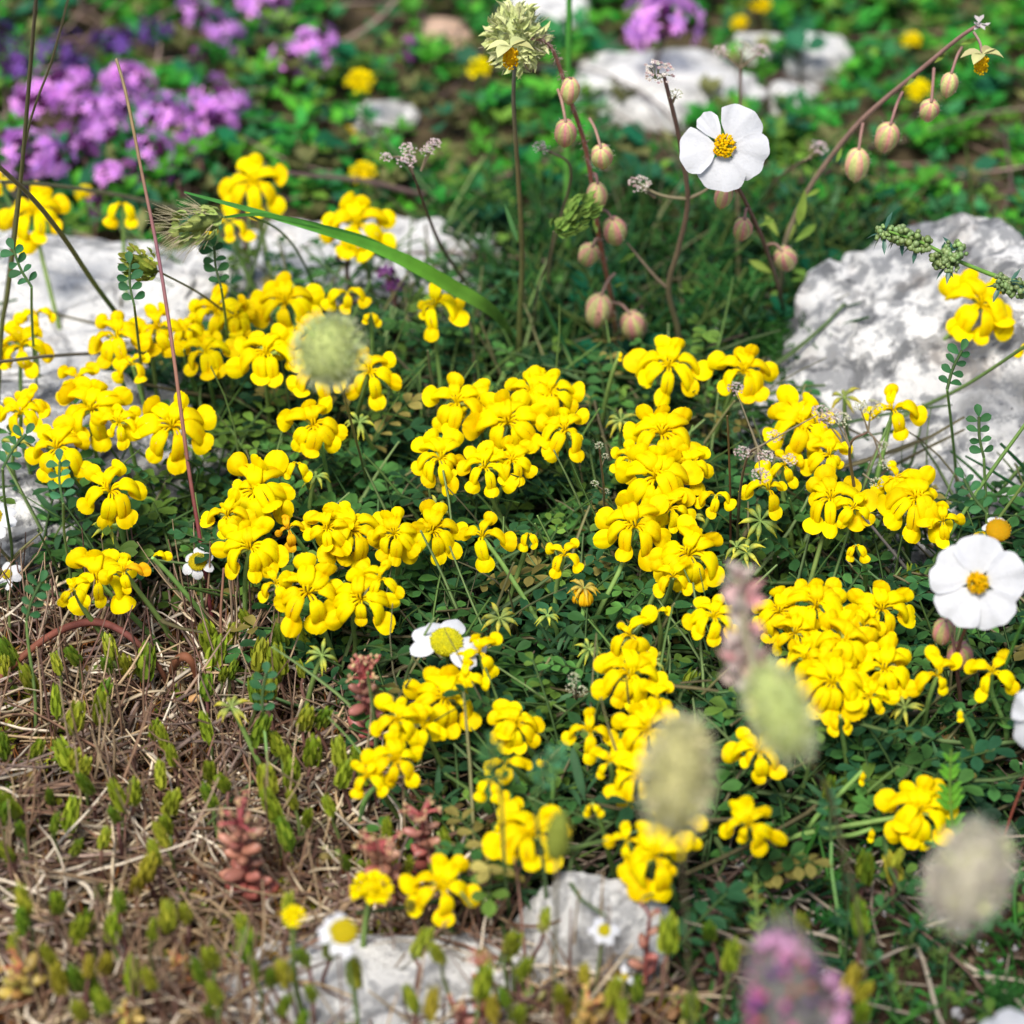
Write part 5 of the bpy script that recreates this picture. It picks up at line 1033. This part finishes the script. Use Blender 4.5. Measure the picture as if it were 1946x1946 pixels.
def ferny(px, py, rad, n, label, col):
    """bushy tuft of thread-like divided leaves"""
    c = onground(px, py + rad * 1.2); r = np.random.default_rng(px); mb = MB(); S = wpx(rad, proj(c)[2])
    for k in range(n):
        a = r.uniform(0, 2 * PI); e = r.uniform(.5, 1.4); h = np.array([math.cos(a) * math.cos(e), math.sin(a) * math.cos(e), math.sin(e)]); L = S * r.uniform(.9, 1.9); P = smooth_path([(0, 0, 0), h * L * .5 + [0, 0, .01], h * L], 6); cc = vary(col, .25); tube(mb, P, [.004, .002], cc, 3)
        for q in range(14):
            f = .35 + .65 * q / 14; p = lerp((0, 0, 0), h * L, f); d = r.normal(size=3) * .8 + h; d /= np.linalg.norm(d); e_ = p + d * S * .32 * r.uniform(.6, 1.1); tube(mb, [p, e_], [.0028, .0018], cc, 3)
            d2 = d + r.normal(size=3) * .7; d2 /= np.linalg.norm(d2); tube(mb, [lerp(p, e_, .5), lerp(p, e_, .5) + d2 * S * .18], .0022, cc, 3)
    o = mb.build('ferny_tuft', M_LEAF); o.location = c; tag(o, label, 'foliage plant')
ferny(1380, 560, 88, 80, 'bushy thread leaved tuft below the white rock rose', (.07, .22, .06))
ferny(1500, 655, 88, 90, 'dark feathery tuft against the grey rock', (.06, .22, .05))
ferny(1180, 1030, 40, 18, 'thread leaved sprig under the central vetch heads', (.05, .13, .05))
ferny(1330, 1200, 40, 20, 'dark feathery sprig right of the centre', (.04, .13, .04))
ferny(1900, 1330, 45, 26, 'feathery sprig below the soft white rose', (.04, .14, .04))
ferny(1880, 1560, 45, 26, 'feathery green tuft at the lower right edge', (.04, .14, .04))
ferny(1900, 1880, 50, 30, 'feathery green tuft in the bottom right soil', (.05, .16, .04))
ferny(1600, 1720, 45, 24, 'small feathery tuft above the purple spike', (.05, .16, .04))
ferny(820, 480, 55, 24, 'thin leaved tuft standing on the white slab', (.07, .16, .07))
# vetch leaf sprigs standing against the rocks
LTF = leaf_t(1, .60, 8, 4, .14, .12, .64, .55)
def sprig(px, py, d, label, k=6, ls=26, col=(.05, .15, .06), base=None):
    c = atd(px, py, d); bp = onground(*(base or (px + 20, py + 260))); root = empty('vetch_leaf_sprig', bp); r = np.random.default_rng(px); stem_between(root, c, bp, col=(.15, .26, .07), rad=.004, bow=.012, r=r); mb = MB()
    th = r.uniform(.9, 2.2); ax = RIGHT * math.cos(th) + UP * math.sin(th); sd = RIGHT * -math.sin(th) + UP * math.cos(th); n = k // 2 + 1; L = wpx(ls * .75, d)
    tube(mb, smooth_path([c - bp, c - bp + ax * L * n * .5 + sd * L * .2, c - bp + ax * L * n], 8), .004, (.08, .14, .05), 4)
    for q in range(n):
        p = c - bp + ax * L * (q + .6) + sd * L * .2 * math.sin(PI * q / n)
        for s_ in (-1, 1):
            dr = sd * s_ + ax * r.uniform(.2, .6) - FWD * r.uniform(-.4, .4)
            mb.inst(LTF[0], LTF[1], [align(dr, -FWD + r.uniform(-.9, .9) * RIGHT + r.uniform(-.5, .9) * UP, wpx(ls * r.uniform(.8, 1.15), d))], [np.array(p)], [vary(col, .25)])
    mb.inst(LTF[0], LTF[1], [align(ax, -FWD, wpx(ls, d))], [np.array(c - bp + ax * L * n)], [vary(col, .2)])
    mb.build('leaflets', M_LEAF, root); reg(root, 'blue green leaf sprig', 'leaf sprig', px, py, 'vetch leaf sprigs standing in front of rocks')
for a in [(1800, 740, 6.4), (1870, 870, 6.3), (60, 545, 6.4), (255, 580, 6.4), (5, 890, 6.1), (420, 545, 6.6), (1875, 975, 6.1), (50, 1180, 6.0), (120, 955, 6.1), (1580, 1600, 5.6), (950, 1490, 5.0), (1020, 1500, 5.0), (500, 1360, 5.9)]: sprig(*a, '')
finish_labels()
for o in list(scene.objects):
    if o.parent is None and 'label' not in o: print('UNLABELLED', o.name)

# ------------------------------------------------------------------ camera, light, world
cam = bpy.data.cameras.new('camera'); co = bpy.data.objects.new('camera', cam); COL.objects.link(co); scene.camera = co
co.location = CAM; co.rotation_euler = (R(90) - PITCH, 0, 0); cam.sensor_width = 36; cam.lens = 18 / math.tan(HALF); cam.clip_start = .05; cam.clip_end = 2000
cam.dof.use_dof = True; cam.dof.focus_distance = 6.3; cam.dof.aperture_fstop = cam.lens / 1000 / .082; cam.dof.aperture_blades = 0
SE, SR = R(60), R(205)
w = bpy.data.worlds.new('World'); scene.world = w; w.use_nodes = True; nt = w.node_tree; bg = nt.nodes['Background']; sk = nt.nodes.new('ShaderNodeTexSky')
sk.sky_type = 'NISHITA'; sk.sun_disc = False; sk.sun_elevation = SE; sk.sun_rotation = SR; sk.air_density = 1.0; sk.dust_density = 2.5
nt.links.new(sk.outputs[0], bg.inputs[0]); bg.inputs[1].default_value = .15
sd = bpy.data.lights.new('sun', 'SUN'); so = bpy.data.objects.new('sun', sd); COL.objects.link(so); sd.energy = 5.0; sd.angle = R(20); sd.color = (1, .955, .88)
v = Vector((math.sin(SR) * math.cos(SE), math.cos(SR) * math.cos(SE), math.sin(SE))); so.rotation_euler = v.to_track_quat('Z', 'Y').to_euler()
scene.view_settings.view_transform = 'Standard'; scene.view_settings.look = 'None'; scene.view_settings.exposure = 0; scene.view_settings.gamma = 1
scene.cycles.max_bounces = 5; scene.cycles.diffuse_bounces = 2; scene.cycles.transmission_bounces = 3; scene.cycles.use_denoising = True
